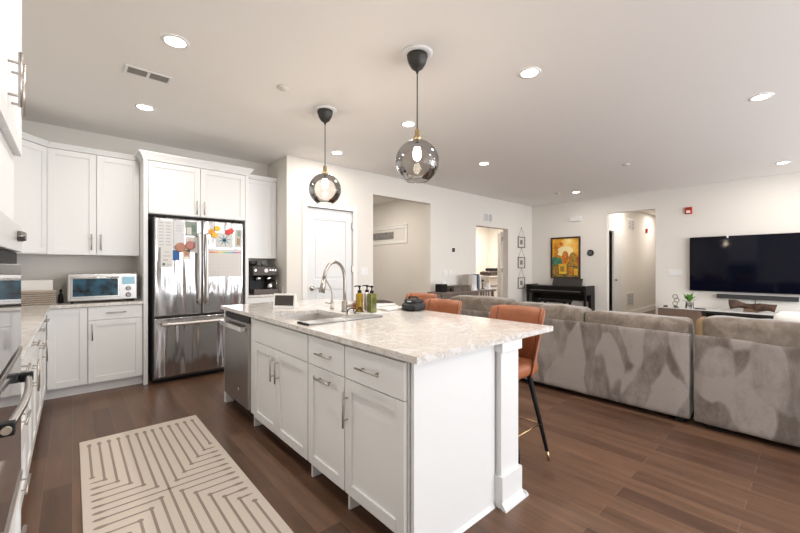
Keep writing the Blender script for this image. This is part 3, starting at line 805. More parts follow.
def icab(y0, y1, label):
    t = thing('island_cabinet', (1.4, (y0 + y1) / 2, 0), label, 'cabinet')
    b = MB(); b.box(IX + .0005, y0 + .001, .10, 1.69, y1 - .001, .884) if y0 > 2.9 or y1 < 2.065 else b.box(IX + .0005, y0 + .001, .10, 1.69, y1 - .001, .66)
    if 2 < y0 < 2.9:
        b.box(IX + .0005, y0 + .001, .66, IX + .02, y1 - .001, .884); b.box(1.67, y0 + .001, .66, 1.69, y1 - .001, .884)
        b.box(IX + .02, y0 + .001, .66, 1.67, y0 + .02, .884); b.box(IX + .02, y1 - .02, .66, 1.67, y1 - .001, .884)
    b.done('body', CAB, t)
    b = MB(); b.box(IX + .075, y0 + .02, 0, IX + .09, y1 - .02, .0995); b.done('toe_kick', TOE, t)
    b = MB(.001, 1); b.box(IX + .001, y1 - .019, 0, IX + .09, y1 - .001, .0995); b.done('side_foot', CAB, t)
    return t


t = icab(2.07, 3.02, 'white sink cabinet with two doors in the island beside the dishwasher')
shaker(PI_, 2.07, 2.96, .70, .872, t, 'false_drawer_front', slab=True)
d = shaker(PI_, 2.07, 2.528, .095, .70, t); pull(PI_, 2.49, .475, 2.49, .655, d)
d = shaker(PI_, 2.528, 2.96, .095, .70, t); pull(PI_, 2.566, .475, 2.566, .655, d)
b = MB(.001, 1); b.box(1.092, 2.965, .1, 1.0995, 3.06, .872); b.done('filler_strip', CAB, t)
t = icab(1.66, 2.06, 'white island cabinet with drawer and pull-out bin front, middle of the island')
d = shaker(PI_, 1.66, 2.06, .70, .872, t, 'drawer', slab=True); pull(PI_, 1.76, .785, 1.93, .785, d)
d = shaker(PI_, 1.66, 2.06, .095, .70, t); pull(PI_, 1.77, .64, 1.94, .64, d)
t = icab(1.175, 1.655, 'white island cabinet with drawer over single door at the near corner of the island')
d = shaker(PI_, 1.185, 1.655, .70, .872, t, 'drawer', slab=True); pull(PI_, 1.335, .785, 1.52, .785, d)
d = shaker(PI_, 1.185, 1.655, .095, .70, t); pull(PI_, 1.628, .45, 1.628, .64, d)
t = thing('end_panel', (1.4, 1.15, 0), 'wide white end panel at the near end of the island', 'panel')
b = MB(.001, 1); b.box(1.098, 1.145, 0, 1.70, 1.163, .884); b.done('panel', CAB, t)
b = MB(.001, 1); b.prism([(1.13, 1.145, 0), (1.13, 1.133, 0), (1.13, 1.131, .006), (1.13, 1.145, .022)], (.555, 0, 0)); b.done('shoe_moulding', CAB, t)
b = MB(.001, 1); b.box(1.6915, 1.312, 0, 1.71, 3.703, .884)
tag(b.done('back_panel', CAB), 'white back panel of the island behind the bar stools', 'panel')
t = thing('island_post', (1.80, 1.2, 0), 'square white support post at the near corner under the island countertop', 'post')
b = MB(.001, 1); b.box(1.711, 1.112, 0, 1.882, 1.295, .884); b.done('shaft', CAB, t)
b = MB(.001, 1); b.box(1.702, 1.098, .83, 1.898, 1.3, .8838); b.done('capital', CAB, t)
b = MB(.001, 1); b.box(1.7005, 1.097, 0, 1.897, 1.31, .17)
b.done('plinth', CAB, t)
b = MB(); b.prism([(1.694, 1.098, .0), (1.694, 1.072, 0), (1.694, 1.074, .012), (1.694, 1.098, .04)], (.204, 0, 0)); b.prism([(1.896, 1.072, 0), (1.923, 1.072, 0), (1.921, 1.072, .012), (1.896, 1.072, .04)], (0, .24, 0)); b.done('shoe_moulding', CAB, t)
# worktop with sink cut-out
SX0, SX1, SY0, SY1 = 1.175, 1.60, 2.17, 2.88
CX0, CX1, CY0, CY1 = 1.066, 2.262, 1.094, 3.79
b = MB(.0)
b.box(CX0, CY0, .885, CX1, SY0, .915); b.box(CX0, SY1, .885, CX1, CY1, .915); b.box(CX0, SY0, .885, SX0, SY1, .915); b.box(SX1, SY0, .885, CX1, SY1, .915)
bmesh.ops.remove_doubles(b.bm, verts=b.bm.verts, dist=1e-5)
fk = {}
for f in list(b.bm.faces):
    k = tuple(round(c, 4) for c in f.calc_center_median())
    fk.setdefault(k, []).append(f)
tag(b.done('countertop', STONE), 'large pale veined quartz countertop covering the kitchen island', 'countertop')
# sink
t = thing('kitchen_sink', (1.39, 2.52, .68), 'undermount stainless sink basin in the island countertop', 'sink')
b = MB(.0); z0, z1 = .69, .884; th = .004
b.box(SX0 - th, SY0 - th, z0, SX1 + th, SY1 + th, z0 + th); b.box(SX0 - th, SY0 - th, z0 + th, SX0 + .001, SY1 + th, z1); b.box(SX1 - .001, SY0 - th, z0 + th, SX1 + th, SY1 + th, z1)
b.box(SX0, SY0 - th, z0 + th, SX1, SY0 + .001, z1); b.box(SX0, SY1 - .001, z0 + th, SX1, SY1 + th, z1)
b.done('basin', STEELS, t)
b = MB(); b.lathe(1.39, 2.52, [(.045, .6942), (.045, .697), (.02, .696)], 20); b.done('drain', CHROME, t)
# roll-up rack and tray
t = thing('drying_rack', (1.44, 2.22, .915), 'grey roll-up drying rack folded across the near side of the sink', 'rack')
b = MB()
for i in range(13):
    yy = 2.135 + i * .0105; b.cyl((1.12, yy, .9215), (1.71, yy - .0, .9215), .0055, 8)
b.done('bars', mat('grey_rack', (.42, .42, .42), .35, .5), t)
b = MB(.003); b.box(1.108, 2.125, .9155, 1.124, 2.27, .928); b.done('end_strip', BLKM, t)
b = MB(.003); b.box(1.707, 2.125, .9155, 1.722, 2.27, .928); b.done('end_strip', mat('grey_rubber', (.3, .3, .3), .6), t)
b = MB(.004); b.box(1.70, 2.29, .9155, 1.93, 2.52, .922); tag(b.done('tray', mat('pale_tray', (.72, .70, .68), .4)), 'flat pale tray under the soap bottles beside the faucet', 'tray')

# faucet
FX, FYy = 1.705, 2.615
t = thing('kitchen_faucet', (FX, FYy, .915), 'tall brushed nickel gooseneck pull-down faucet on the island', 'faucet')
b = MB(); b.lathe(FX, FYy, [(.028, .9155), (.028, .925), (.024, .93), (.024, 1.0), (.017, 1.01)], 24); b.done('base', NICK, t)
b = MB(); pts = [(FX, FYy, .99), (FX, FYy, 1.08), (FX, FYy, 1.185)]
R_ = .14; dx, dy = -.92, -.39
for i in range(1, 13):
    a = math.pi * i / 12 * .96; pts.append((FX + dx * R_ * (1 - math.cos(a)), FYy + dy * R_ * (1 - math.cos(a)), 1.185 + R_ * math.sin(a)))
b.tube(pts, .0135, 14); b.done('neck', NICK, t)
e = Vector(pts[-1])
b = MB(); b.tube([e, e + Vector((dx * .012, dy * .012, -.05)), e + Vector((dx * .03, dy * .03, -.11))], [.0155, .019, .025], 16); b.done('spray_head', NICK, t)
b = MB(); b.tube([(FX, FYy, .965), (FX + .035, FYy - .03, .965), (FX + .05, FYy - .045, .966)], .018, 12); b.tube([(FX + .04, FYy - .04, .97), (FX + .07, FYy - .06, .99), (FX + .115, FYy - .09, 1.0)], [.008, .006, .005], 8); b.done('lever', NICK, t)
t = thing('filter_tap', (1.72, 2.84, .915), 'slim filtered water tap with curved spout left of the main faucet', 'faucet')
b = MB(); b.lathe(1.72, 2.84, [(.018, .9155), (.018, .93), (.012, .935), (.012, .99), (.007, 1.0)], 16); b.done('base', NICK, t)
b = MB(); b.tube([(1.72, 2.84, .99), (1.72, 2.84, 1.05), (1.70, 2.82, 1.09), (1.60, 2.72, 1.16), (1.56, 2.68, 1.19), (1.53, 2.66, 1.19), (1.52, 2.65, 1.17)], .0055, 10); b.done('spout', NICK, t)
b = MB(); b.tube([(1.72, 2.84, .965), (1.69, 2.85, .968), (1.665, 2.86, .972)], .006, 8); b.done('lever', NICK, t)
b = MB(); pts = []
for i in range(17):
    a = math.pi * i / 16; pts.append((1.60 + .16 * i / 16, 2.42 + .012 * math.sin(i), .919 + .045 * abs(math.sin(a * 2))))
b.tube(pts, .0045, 8); tag(b.done('cable', BLKM), 'black looped cord lying around the base of the main faucet', 'cord')


def pump_bottle(x, y, h, r, m, label, square=False, pump=BLK):
    t = thing('soap_bottle', (x, y, .922), label, 'soap bottle')
    b = MB()
    if square: b.box(x - r, y - r, .9225, x + r, y + r, .922 + h * .92, .008, 3)
    else: b.lathe(x, y, [(r * .95, .9225), (r, .93), (r, .922 + h * .85), (r * .5, .922 + h * .94), (r * .4, .922 + h * .95)], 24)
    b.done('bottle', m, t)
    b = MB(); z = .922 + h * .93; b.lathe(x, y, [(.016, z), (.016, z + .02), (.006, z + .022), (.006, z + .045), (.013, z + .047), (.013, z + .06)], 14)
    b.tube([(x, y, z + .055), (x - .03, y + .01, z + .056), (x - .04, y + .015, z + .05)], .005, 8); b.done('pump', pump, t)
    return t


pump_bottle(1.755, 2.47, .165, .030, mat('yellow_soap', (.33, .20, .008), .12), 'yellow pump soap bottle left of the green one')
pump_bottle(1.845, 2.49, .165, .027, mat('steel_bottle', (.5, .48, .46), .3, .8), 'steel grey pump bottle between the yellow and green bottles')
pump_bottle(1.80, 2.365, .165, .030, mat('olive_soap', (.075, .085, .01), .12, var=((.19, .19, .04), 14)), 'square green pump soap bottle, rightmost of the bottles', True)
b = MB(); b.ball((1.82, 2.60, .96), .038, .038, .045, 14); tag(b.done('sponge_holder', mat('rust_brown', (.40, .13, .05), .6)), 'rust brown rounded sponge just behind the faucet lever and yellow bottle', 'sponge')
# smart display
t = thing('smart_display', (1.42, 3.12, .915), 'white smart display with dark screen near the far end of the island', 'display')
vx, vy = -.80, -.60     # facing
rx, ry = .60, -.80
c = Vector((1.45, 3.18, .916))


def loc_(u, d, v): return (c.x + rx * u + vx * d, c.y + ry * u + vy * d, c.z + v)


b = MB(); b.prism([loc_(-.105, .045, 0), loc_(-.105, .03, .125), loc_(-.105, .02, .13), loc_(-.105, -.03, 0)], Vector(loc_(.105, 0, 0)) - Vector(loc_(-.105, 0, 0)))
for v in b.bm.verts: pass
b.done('housing', WHITE, t)
b = MB()
def sc(u, v): return Vector(loc_(u, .0475 - .12 * v, v))
b.prism([sc(-.09, .025), sc(.09, .025), sc(.09, .115), sc(-.09, .115)], Vector(loc_(0, -.002, 0)) - Vector(loc_(0, 0, 0))); b.done('screen', mat('dark_screen', (.045, .038, .035), .3), t)
# trays and bag
b = MB(.01, 3); b.box(1.96, 2.52, .9155, 2.23, 2.86, .936)
tag(b.done('serving_tray', WHITE), 'large white rounded tray lying on the island beyond the soap bottles, lower of two', 'tray')
b = MB(.008, 3); b.box(1.98, 2.54, .9365, 2.21, 2.82, .953)
tag(b.done('serving_tray', WHITE), 'upper smaller white tray stacked on the larger one on the island', 'tray')
b = MB(); b.tube([(2.02, 2.76, .964), (2.08, 2.68, .972), (2.14, 2.62, .970), (2.19, 2.56, .962)], [.007, .016, .014, .006], 10); tag(b.done('tongs', mat('dark_brown_grip', (.06, .045, .04), .5)), 'dark handled utensil resting on the white plates', 'utensil')
b = MB(.005); b.box(1.97, 2.375, .9155, 2.20, 2.475, .935, .008, 3); tag(b.done('folded_cloth', mat('white_cloth', (.74, .73, .71), .9)), 'folded white cloth on the island between the plates and the black bag', 'cloth')

t = thing('camera_bag', (2.17, 2.28, .915), 'soft black bag with handle on the far edge of the island', 'bag')
BAGM = mat('black_nylon', (.02, .022, .025), .6, bump=(30, .4))
b = MB(); b.box(2.115, 2.19, .9165, 2.255, 2.37, .985, .03, 4); b.box(2.13, 2.21, .98, 2.24, 2.35, 1.012, .015, 3); b.box(2.095, 2.22, .93, 2.1155, 2.34, .97, .008, 3); b.done('body', BAGM, t)
b = MB(); b.tube([(2.18, 2.22, 1.01), (2.18, 2.235, 1.03), (2.18, 2.325, 1.03), (2.18, 2.34, 1.01)], .008, 8); b.done('handle', BAGM, t)
b = MB(.001); b.box(2.1125, 2.25, .99, 2.1295, 2.29, 1.0); b.done('tag', mat('grey_tag', (.5, .5, .5), .5), t)

# ---------------------------------------------------------------- bar stools
def stool(x, y, label):
    t = thing('bar_stool', (x, y, 0), label, 'bar stool', 'leather bar stools along the island')
    # backrest shell: wings wrap forward
    b = MB(); NU, NV = 20, 14; th = .035; grid = {}
    bm_ = b.bm
    for side in (0, 1):
        for i in range(NU + 1):
            for j in range(NV + 1):
                u = -1 + 2 * i / NU; v = j / NV
                hw = .205 - .012 * (1 - v)
                zt = 1.005 - .035 * max(0, abs(u) - .75) ** 2 * 16 * .4
                z = .575 + (zt - .575) * v
                wrap = (.09 + .06 * (1 - v)) * abs(u) ** 3
                lean = .145 + .085 * v
                off = (th / 2 if side else -th / 2)
                tt = 1 - max(0, abs(u) - .9) * 5
                px = x + lean - wrap + off * tt; py = y + u * (hw + off * .0) * (1 - .0 * v)
                if side: py += u * .006
                pinch = 1 - max(0, v - .93) * 8 if v > .93 else 1
                px = x + lean - wrap + off * tt * max(.3, pinch)
                grid[side, i, j] = bm_.verts.new((px, py, z))
    for side in (0, 1):
        for i in range(NU):
            for j in range(NV):
                q = (grid[side, i, j], grid[side, i + 1, j], grid[side, i + 1, j + 1], grid[side, i, j + 1])
                f = bm_.faces.new(q if side == 0 else q[::-1]); f.smooth = True
    for i in range(NU):
        for j in (0, NV):
            q = (grid[0, i, j], grid[1, i, j], grid[1, i + 1, j], grid[0, i + 1, j]); f = bm_.faces.new(q if j == 0 else q[::-1]); f.smooth = True
    for j in range(NV):
        for i in (0, NU):
            q = (grid[0, i, j], grid[0, i, j + 1], grid[1, i, j + 1], grid[1, i, j]); f = bm_.faces.new(q if i == 0 else q[::-1]); f.smooth = True
    back = b.done('backrest', LEATH, t, recalc=True)
    b = MB()
    for sgn in (-1, 1):
        u = sgn * .80; pts = []
        for j in range(15):
            v = .02 + .97 * j / 14
            pts.append((x + .145 + .085 * v - (.09 + .06 * (1 - v)) * abs(u) ** 3 - .019 * min(1, (1.06 - v) * 8 if v > .93 else 1), y + u * (.205 - .012 * (1 - v)), .575 + .43 * v))
        b.tube(pts, .0035, 6)
    b.done('piping', SEAM, back)
    b = MB(); b.cushion(x - .235, y - .185, .575, x + .13, y + .185, .665, e=.42, n=10, jit=.002, dome=(.02, 0, .012)); b.done('seat', LEATH, t)
    b = MB(); b.tube([(x - .232, y - .15, .60), (x - .25, y, .60), (x - .232, y + .15, .60)], .004, 6)
    b.done('seat_piping', SEAM, t)
    for sx in (-1, 1):
        for sy in (-1, 1):
            p0 = Vector((x + .10 * sx, y + .11 * sy, .585)); p1 = Vector((x + (.172 if sx > 0 else -.20), y + .222 * sy, 0.0))
            m_ = p0.lerp(p1, .9)
            b = MB(); b.tube([p0, m_], [.018, .0115], 12); lg = b.done('leg', BLKM, t)
            b = MB(); b.tube([m_, p1], [.0118, .008], 12); b.done('brass_tip', BRASS, lg)
    b = MB(); f_ = .595; c4 = [(x + sx * (.10 + .072 * f_), y + sy * (.11 + .112 * f_), .585 * (1 - f_)) for sx, sy in ((-1, -1), (1, -1), (1, 1), (-1, 1))]
    for i in range(4): b.cyl(c4[i], c4[(i + 1) % 4], .0045, 8)
    b.done('footrest', BRASS, t)
    return t


s0 = stool(2.205, 1.40, 'cognac leather bar stool nearest the camera, at the near end of the island')
dup(s0, (2.205, 2.105, 0), 'middle cognac leather bar stool along the island')
dup(s0, (2.60, 2.74, 0), 'farthest cognac leather bar stool, behind the black bag', rotz=math.radians(4))

# ---------------------------------------------------------------- rug
b = MB(.0); RX0, RX1, RY0, RY1 = .04, .80, 1.39, 3.56
b.box(RX0, RY0, 0.0005, RX1, RY1, .008, .003, 2)
b.mi = 1; rcx, rcy = (RX0 + RX1) / 2, (RY0 + RY1) / 2; ZR = .0086


def strip(p, q, w0=.0065):
    """line with swollen tapered tips"""
    p = Vector((*p, ZR)); q = Vector((*q, ZR)); t_ = (q - p).normalized(); n_ = Vector((-t_.y, t_.x, 0)); L_ = (q - p).length
    prof = [(0, .002), (.012, .011), (.035, .013), (.065, w0)]
    L1 = [(a, w_) for a, w_ in prof]; a_all = (L1 + [(L_, w0)]) if L_ > .08 else [(0, .002), (L_ * .4, .009), (L_, w0)]
    left = [b.bm.verts.new(p + t_ * a + n_ * w_) for a, w_ in a_all]; right = [b.bm.verts.new(p + t_ * a - n_ * w_) for a, w_ in a_all]
    for i in range(len(a_all) - 1):
        f = b.bm.faces.new((left[i], right[i], right[i + 1], left[i + 1])); f.material_index = 1


for sx in (-1, 1):
    for sy in (-1, 1):
        for k in range(6):
            pp = .052 + .0555 * k; qq = .65 + .0735 * k
            X_ = rcx + sx * (.38 - pp); Y_ = rcy + sy * (1.085 - qq)
            strip((X_, rcy + sy * (1.085 - .085)), (X_, Y_)); strip((rcx + sx * (.38 - .035), Y_), (X_, Y_))
            for ang in range(1):
                vs_ = [b.bm.verts.new((X_ + .015 * math.cos(a * math.pi / 4), Y_ + .015 * math.sin(a * math.pi / 4), ZR + .0002)) for a in range(8)]
                f = b.bm.faces.new(vs_); f.material_index = 1
for sy in (-1, 1): strip((rcx, rcy + sy * 1.0), (rcx, rcy))
for sx in (-1, 1): strip((rcx + sx * .345, rcy), (rcx, rcy))
RUG = mat('cream_rug', (.66, .585, .51), .95, bump=(300, .5)); RUGD = mat('taupe_rug_line', (.30, .245, .205), .95)
tag(b.done('runner_rug', [RUG, RUGD]), 'cream runner rug with brown nested line pattern on the kitchen floor', 'rug')

# ---------------------------------------------------------------- sofas
t = thing('sofa', (4.2, 1.97, 0), 'long taupe velvet sofa seen from behind, left of the gap between the sofas', 'sofa')
b = MB(); b.cushion(3.72, .675, .05, 3.90, 3.28, .745, e=.10, n=24, jit=.004); b.done('back_frame', VEL, t)
b = MB(); b.cushion(3.90, .675, .06, 4.70, 3.28, .32, e=.15, n=10, jit=.003); b.done('seat_base', VEL, t)
b = MB(); b.cushion(3.90, 3.06, .10, 4.70, 3.28, .62, e=.3, n=10, jit=.003); b.done('arm', VEL, t)
for k, (y0, y1) in enumerate(((.68, 1.50), (1.503, 2.345), (2.348, 3.05))):
    b = MB(); b.cushion(3.745, y0, .46, 3.97, y1 if k < 2 else 3.22, (.852, .878, .905)[k], e=.2, n=16, jit=.012, dome=(.01, .002, .01)); b.done('back_cushion', VELC, t)
    b = MB(); b.cushion(3.96, y0, .32, 4.72, y1, .48, e=.4, n=10, jit=.006, dome=(0, 0, .02)); b.done('seat_cushion', VELC, t)
for fy in (.75, 3.2):
    for fx in (3.78, 4.62):
        b = MB(); b.box(fx, fy - .03, 0, fx + .06, fy + .03, .056); b.done('foot', BLKM, t)
t = thing('sofa', (4.2, -.2, 0), 'taupe velvet sofa section at the right edge of the room, right of the gap', 'sofa')
b = MB(); b.cushion(3.715, -1.3, .05, 3.90, .645, .745, e=.10, n=24, jit=.004); b.done('back_frame', VEL, t)
b = MB(); b.cushion(3.90, -1.3, .06, 4.95, .645, .32, e=.15, n=10, jit=.003); b.done('seat_base', VEL, t)
for y0, y1 in ((-.30, .60), (-1.25, -.303)):
    b = MB(); b.cushion(3.73, y0, .46, 3.98, y1, .888, e=.2, n=16, jit=.012, dome=(.012, .002, .01)); b.done('back_cushion', VELC, t)
    b = MB(); b.cushion(3.96, y0, .32, 4.92, y1, .48, e=.4, n=10, jit=.006, dome=(0, 0, .02)); b.done('seat_cushion', VELC, t)
b = MB(); b.cushion(3.745, .575, .48, 3.965, .642, .872, e=.45, n=8, jit=.006); o = b.done('gold_lit_gusset', mat('gold_lit_velvet', (.25, .17, .09), .9), t); o['label'] = 'side strip of the cushion with gold light painted into its colour'  # cushion side panel; the gold light falling on it is put into the colour
for fy in (.52, -1.2):
    for fx in (3.80, 4.85):
        b = MB(); b.box(fx, fy - .05, 0, fx + .06, fy + .05, .056); b.done('foot', BLKM, t)
b = MB(); b.cushion(4.02, -.45, .505, 4.16, .22, .935, e=.45, n=12, jit=.014, dome=(.02, 0, .01))
tag(b.done('throw_pillow', mat('white_pillow', (.80, .79, .77), .9)), 'white soft pillow leaning on the front of the right sofa back cushion', 'pillow')

# ---------------------------------------------------------------- TV wall
t = thing('television', (XR - .05, .67, .84), 'large wall-mounted flat television on the right wall', 'television')
b = MB(.003); b.box(XR - .075, -.22, .838, XR - .03, 1.573, 1.835); b.done('housing', BLK, t)
b = MB(); b.box(XR - .0765, -.212, .85, XR - .0752, 1.565, 1.828); b.done('screen', mat('tv_screen', (.001, .002, .008), .06, spec=.2), t)
b = MB(); b.box(XR - .03, .3, 1.0, XR - .001, 1.0, 1.6); b.done('wall_mount', BLKM, t)
b = MB(.002); b.box(XR - .082, 1.02, 1.80, XR - .077, 1.045, 1.855); tag(b.done('webcam', WHITE), 'tiny white clip camera on the top edge of the television', 'camera')
t = thing('soundbar', (XR - .06, .675, .72), 'long black soundbar mounted below the television', 'speaker')
b = MB(.006); b.box(XR - .11, .17, .722, XR - .01, 1.18, .795); b.done('housing', mat('charcoal_plastic', (.022, .022, .024), .5), t)
b = MB(.002); b.box(XR - .112, .2, .73, XR - .1105, 1.15, .788); b.done('grille', mat('speaker_cloth', (.035, .035, .036), .8), t)
b = MB(); b.tube([(XR - .012, .68, .72), (XR - .008, .68, .62), (XR - .008, .68, .54)], .004, 6); tag(b.done('cable', BLKM), 'thin black cable running down the wall from the soundbar', 'cord')
# media console
t = thing('media_console', (8.5, .7, 0), 'low media console with slatted wood end and pale top under the television', 'cabinet')
SLAT = wave_mat('slatted_wood', (.07, .042, .03), (.24, .165, .12), 22, 'Y')
b = MB(.002, 1); b.box(8.27, 1.33, .08, XR - .002, 1.97, .512); b.done('cabinet_box', mat('console_wood', (.17, .115, .085), .5), t)
b = MB()
for k in range(26): b.box(8.258, 1.337 + k * .0244, .09, 8.2705, 1.337 + k * .0244 + .017, .505)
b.done('slatted_door', mat('slat_wood_light', (.22, .15, .11), .5), t)
b = MB(.002, 1); b.box(8.26, -.8, .515, XR - .002, 1.98, .532); b.done('top', mat('white_glass_top', (.68, .67, .65), .15), t)
b = MB(.001, 1); b.box(8.27, -.8, .06, XR - .004, 1.328, .08); b.box(8.74, -.8, .08, XR - .004, 1.328, .513); b.box(8.30, .30, .08, 8.74, .34, .513); b.box(8.27, -.8, .475, 8.74, 1.328, .513); b.box(8.30, -.78, .08, 8.74, -.74, .475)
b.done('open_shelf', mat('black_shelf', (.015, .014, .014), .4), t)
for yy in (1.9, -.7):
    b = MB(); b.box(8.32, yy - .03, 0, 8.38, yy + .03, .06 if yy < 0 else .08); b.box(8.66, yy - .03, 0, 8.72, yy + .03, .06 if yy < 0 else .08); b.done('leg', BLKM, t)
b = MB(.003); b.box(8.33, .0, .0805, 8.6, .26, .40); tag(b.done('game_console', mat('brown_box', (.10, .065, .05), .5)), 'brown box inside the dark shelf of the media console', 'box')
# log sculpture
t = thing('driftwood_log', (8.48, .68, .532), 'rough brown driftwood log piece on the media console under the soundbar', 'decoration')
LOG = mat('log_bark', (.11, .055, .03), .8, bump=(25, 1.0), var=((.035, .02, .014), 14))
b = MB(); pts = []; rs = []
for i in range(25):
    s_ = i / 24; pts.append((8.46 + .02 * math.sin(s_ * 5), .98 - .56 * s_, .64 - .035 * s_ + .012 * math.sin(s_ * 9) - .02 * math.sin(math.pi * s_) * 0)); rs.append(.072 + .012 * math.sin(s_ * 11 + 1) - .016 * math.sin(math.pi * s_))
b.tube(pts, rs, 18)
for v in b.bm.verts:
    v.co += noise.noise_vector(v.co * 22) * .008
b.done('log', LOG, t)
b = MB(.003); b.box(8.42, .62, .5325, 8.52, .80, .585); b.done('stand', mat('log_stand', (.14, .085, .055), .6), t)
b = MB(.002); b.box(8.36, -.12, .533, 8.6, .24, .545); tag(b.done('book', mat('teal_cover', (.03, .16, .20), .5)), 'lower teal book on the right part of the media console', 'book')
b = MB(.002); b.box(8.38, -.10, .5455, 8.58, .20, .565); tag(b.done('book', mat('teal_cover_light', (.05, .22, .27), .5)), 'upper lighter teal book on the right part of the media console', 'book')
b = MB(.002); b.box(8.30, 1.28, .533, 8.36, 1.43, .548); tag(b.done('remote_control', BLKM), 'black remote lying on the media console by the slatted section', 'remote')
b = MB(.002); b.lathe(8.36, 1.87, [(.035, .533), (.04, .545), (.03, .556)], 14); tag(b.done('incense_dish', BLKM), 'tiny black dish at the left end of the media console', 'dish')
b = MB(); b.lathe(8.34, .35, [(.03, .533), (.03, .56), (.02, .575)], 12); tag(b.done('candle_jar', WHITE), 'small white candle jar beside the driftwood log', 'candle')
# plant
t = thing('potted_plant', (8.40, 1.52, .532), 'small green leafy plant in a footed pot on the media console', 'plant')
b = MB(); b.lathe(8.40, 1.52, [(.035, .56), (.05, .58), (.055, .63), (.05, .63), (.045, .61)], 20); b.done('pot', mat('grey_pot', (.30, .28, .26), .5), t)
for k in range(5):
    a = k * 2 * math.pi / 5; b = MB(); b.cyl((8.40 + .06 * math.cos(a), 1.52 + .06 * math.sin(a), .5325), (8.40 + .055 * math.cos(a), 1.52 + .055 * math.sin(a), .64), .006, 6); b.done('stand_leg', BLKM, t)
LEAF = mat('leaf_green', (.07, .22, .025), .5, var=((.13, .32, .04), 15))
b = MB()
for k in range(34):
    a = random.uniform(0, 6.28); el = random.uniform(.3, 1.3); L_ = random.uniform(.09, .14)
    base = Vector((8.40, 1.52, .63)) + Vector((.02 * math.cos(a), .02 * math.sin(a), random.uniform(0, .09)))
    d_ = Vector((math.cos(a) * math.cos(el), math.sin(a) * math.cos(el), math.sin(el))); s_ = Vector((-math.sin(a), math.cos(a), 0))
    pts = [base, base + d_ * L_ * .5 + s_ * .022, base + d_ * L_, base + d_ * L_ * .5 - s_ * .022]
    n_ = d_.cross(s_).normalized()
    b.prism([pts[0], pts[1] + n_ * .006, pts[2], pts[3] + n_ * .006], n_ * .002)
b.done('foliage', LEAF, t)
# twisted figurine
t = thing('wire_sculpture', (8.40, 1.72, .532), 'grey twisted loop sculpture left of the small plant', 'decoration')
b = MB(); b.box(8.37, 1.69, .5325, 8.43, 1.75, .55); b.done('base', BLKM, t)
b = MB(); SM = mat('pewter', (.35, .33, .30), .35, .8)
for k in range(3):
    cy, cz, r_ = 1.72 + .012 * (-1) ** k, .60 + .065 * k, .038
    pts = [(8.40 + .01 * math.sin(i * math.pi / 6), cy + r_ * math.cos(i * math.pi / 8), cz + r_ * math.sin(i * math.pi / 8)) for i in range(17)]
    b.tube(pts, .008, 8)
b.done('loops', SM, t)


def plate(name, P, u0, u1, v0, v1, label, cat, m=WHITE, th=.006, n=0):
    t = thing(name, P((u0 + u1) / 2, 0, v0), label, cat)
    b = MB(.002); b.box(*P(u0, .0008, v0), *P(u1, th, v1)); b.done('plate', m, t)
    for k in range(n):
        uc = u0 + (u1 - u0) * (k + .5) / n
        b = MB(.001); b.box(*P(uc - .016, th, (v0 + v1) / 2 - .033), *P(uc + .016, th + .003, (v0 + v1) / 2 + .033)); b.done('rocker_switch', m, t)
    return t


plate('light_switch', PT, 1.70, 1.93, 1.11, 1.23, 'white multi-gang light switch plate left of the television', 'switch', n=4)
plate('light_switch', Pm, 3.43, 3.57, 1.15, 1.27, 'white double light switch right of the pantry door', 'switch', n=2)
plate('light_switch', Pm, 5.40, 5.52, 1.10, 1.22, 'white switch plate low beside the wide hall opening', 'switch', n=2)
plate('light_switch', Pm, 5.56, 5.68, 1.10, 1.22, 'white switch plate under the dark thermostat', 'switch', n=2)
t = plate('thermostat', Pm, 5.64, 5.75, 1.535, 1.665, 'dark square thermostat on the wall between the two openings', 'thermostat', th=.01)
b = MB(.002); b.box(5.655, YP - .018, 1.58, 5.735, YP - .010, 1.66); b.done('screen', GLB, t)
t = thing('doorbell_chime', (XR - .02, 3.7, 2.33), 'white rectangular chime box high on the wall above the framed painting', 'chime')
b = MB(.004); b.box(XR - .045, 3.585, 2.345, XR - .001, 3.835, 2.455); b.done('cover', WHITE, t)
t = thing('smart_thermostat', (XR - .02, 3.38, 1.55), 'round-cornered black thermostat right of the framed painting', 'thermostat')
b = MB(); b.lathe(3.38, 1.60, [(.07, XR - .001), (.072, XR - .02), (.06, XR - .028)], 28, axis='x'); b.done('housing', BLK, t)
b = MB(); b.lathe(3.38, 1.60, [(.05, XR - .0282), (.05, XR - .030)], 28, axis='x'); b.done('display', mat('dim_display', (.08, .09, .10), .2), t)


def strobe(P, u, v, label):
    t = thing('fire_alarm_strobe', P(u, 0, v - .07), label, 'fire alarm')
    b = MB(.006); b.box(*P(u - .055, .001, v - .065), *P(u + .055, .035, v + .065)); b.done('housing', mat('alarm_red', (.48, .035, .015), .4), t)
    b = MB(.004); b.box(*P(u - .03, .0355, v - .05), *P(u + .03, .055, v)); b.done('strobe_lens', mat('strobe_lens', (.85, .75, .65), .2), t)
    b = MB(); b.box(*P(u - .045, .0355, v + .02), *P(u + .045, .038, v + .05)); b.done('horn_grille', mat('alarm_dark_red', (.28, .02, .01), .5), t)


strobe(PT, 1.60, 2.355, 'red fire alarm strobe on the wall above the television')
strobe(PH, 12.3, 2.31, 'small red fire alarm strobe on the far hallway wall')

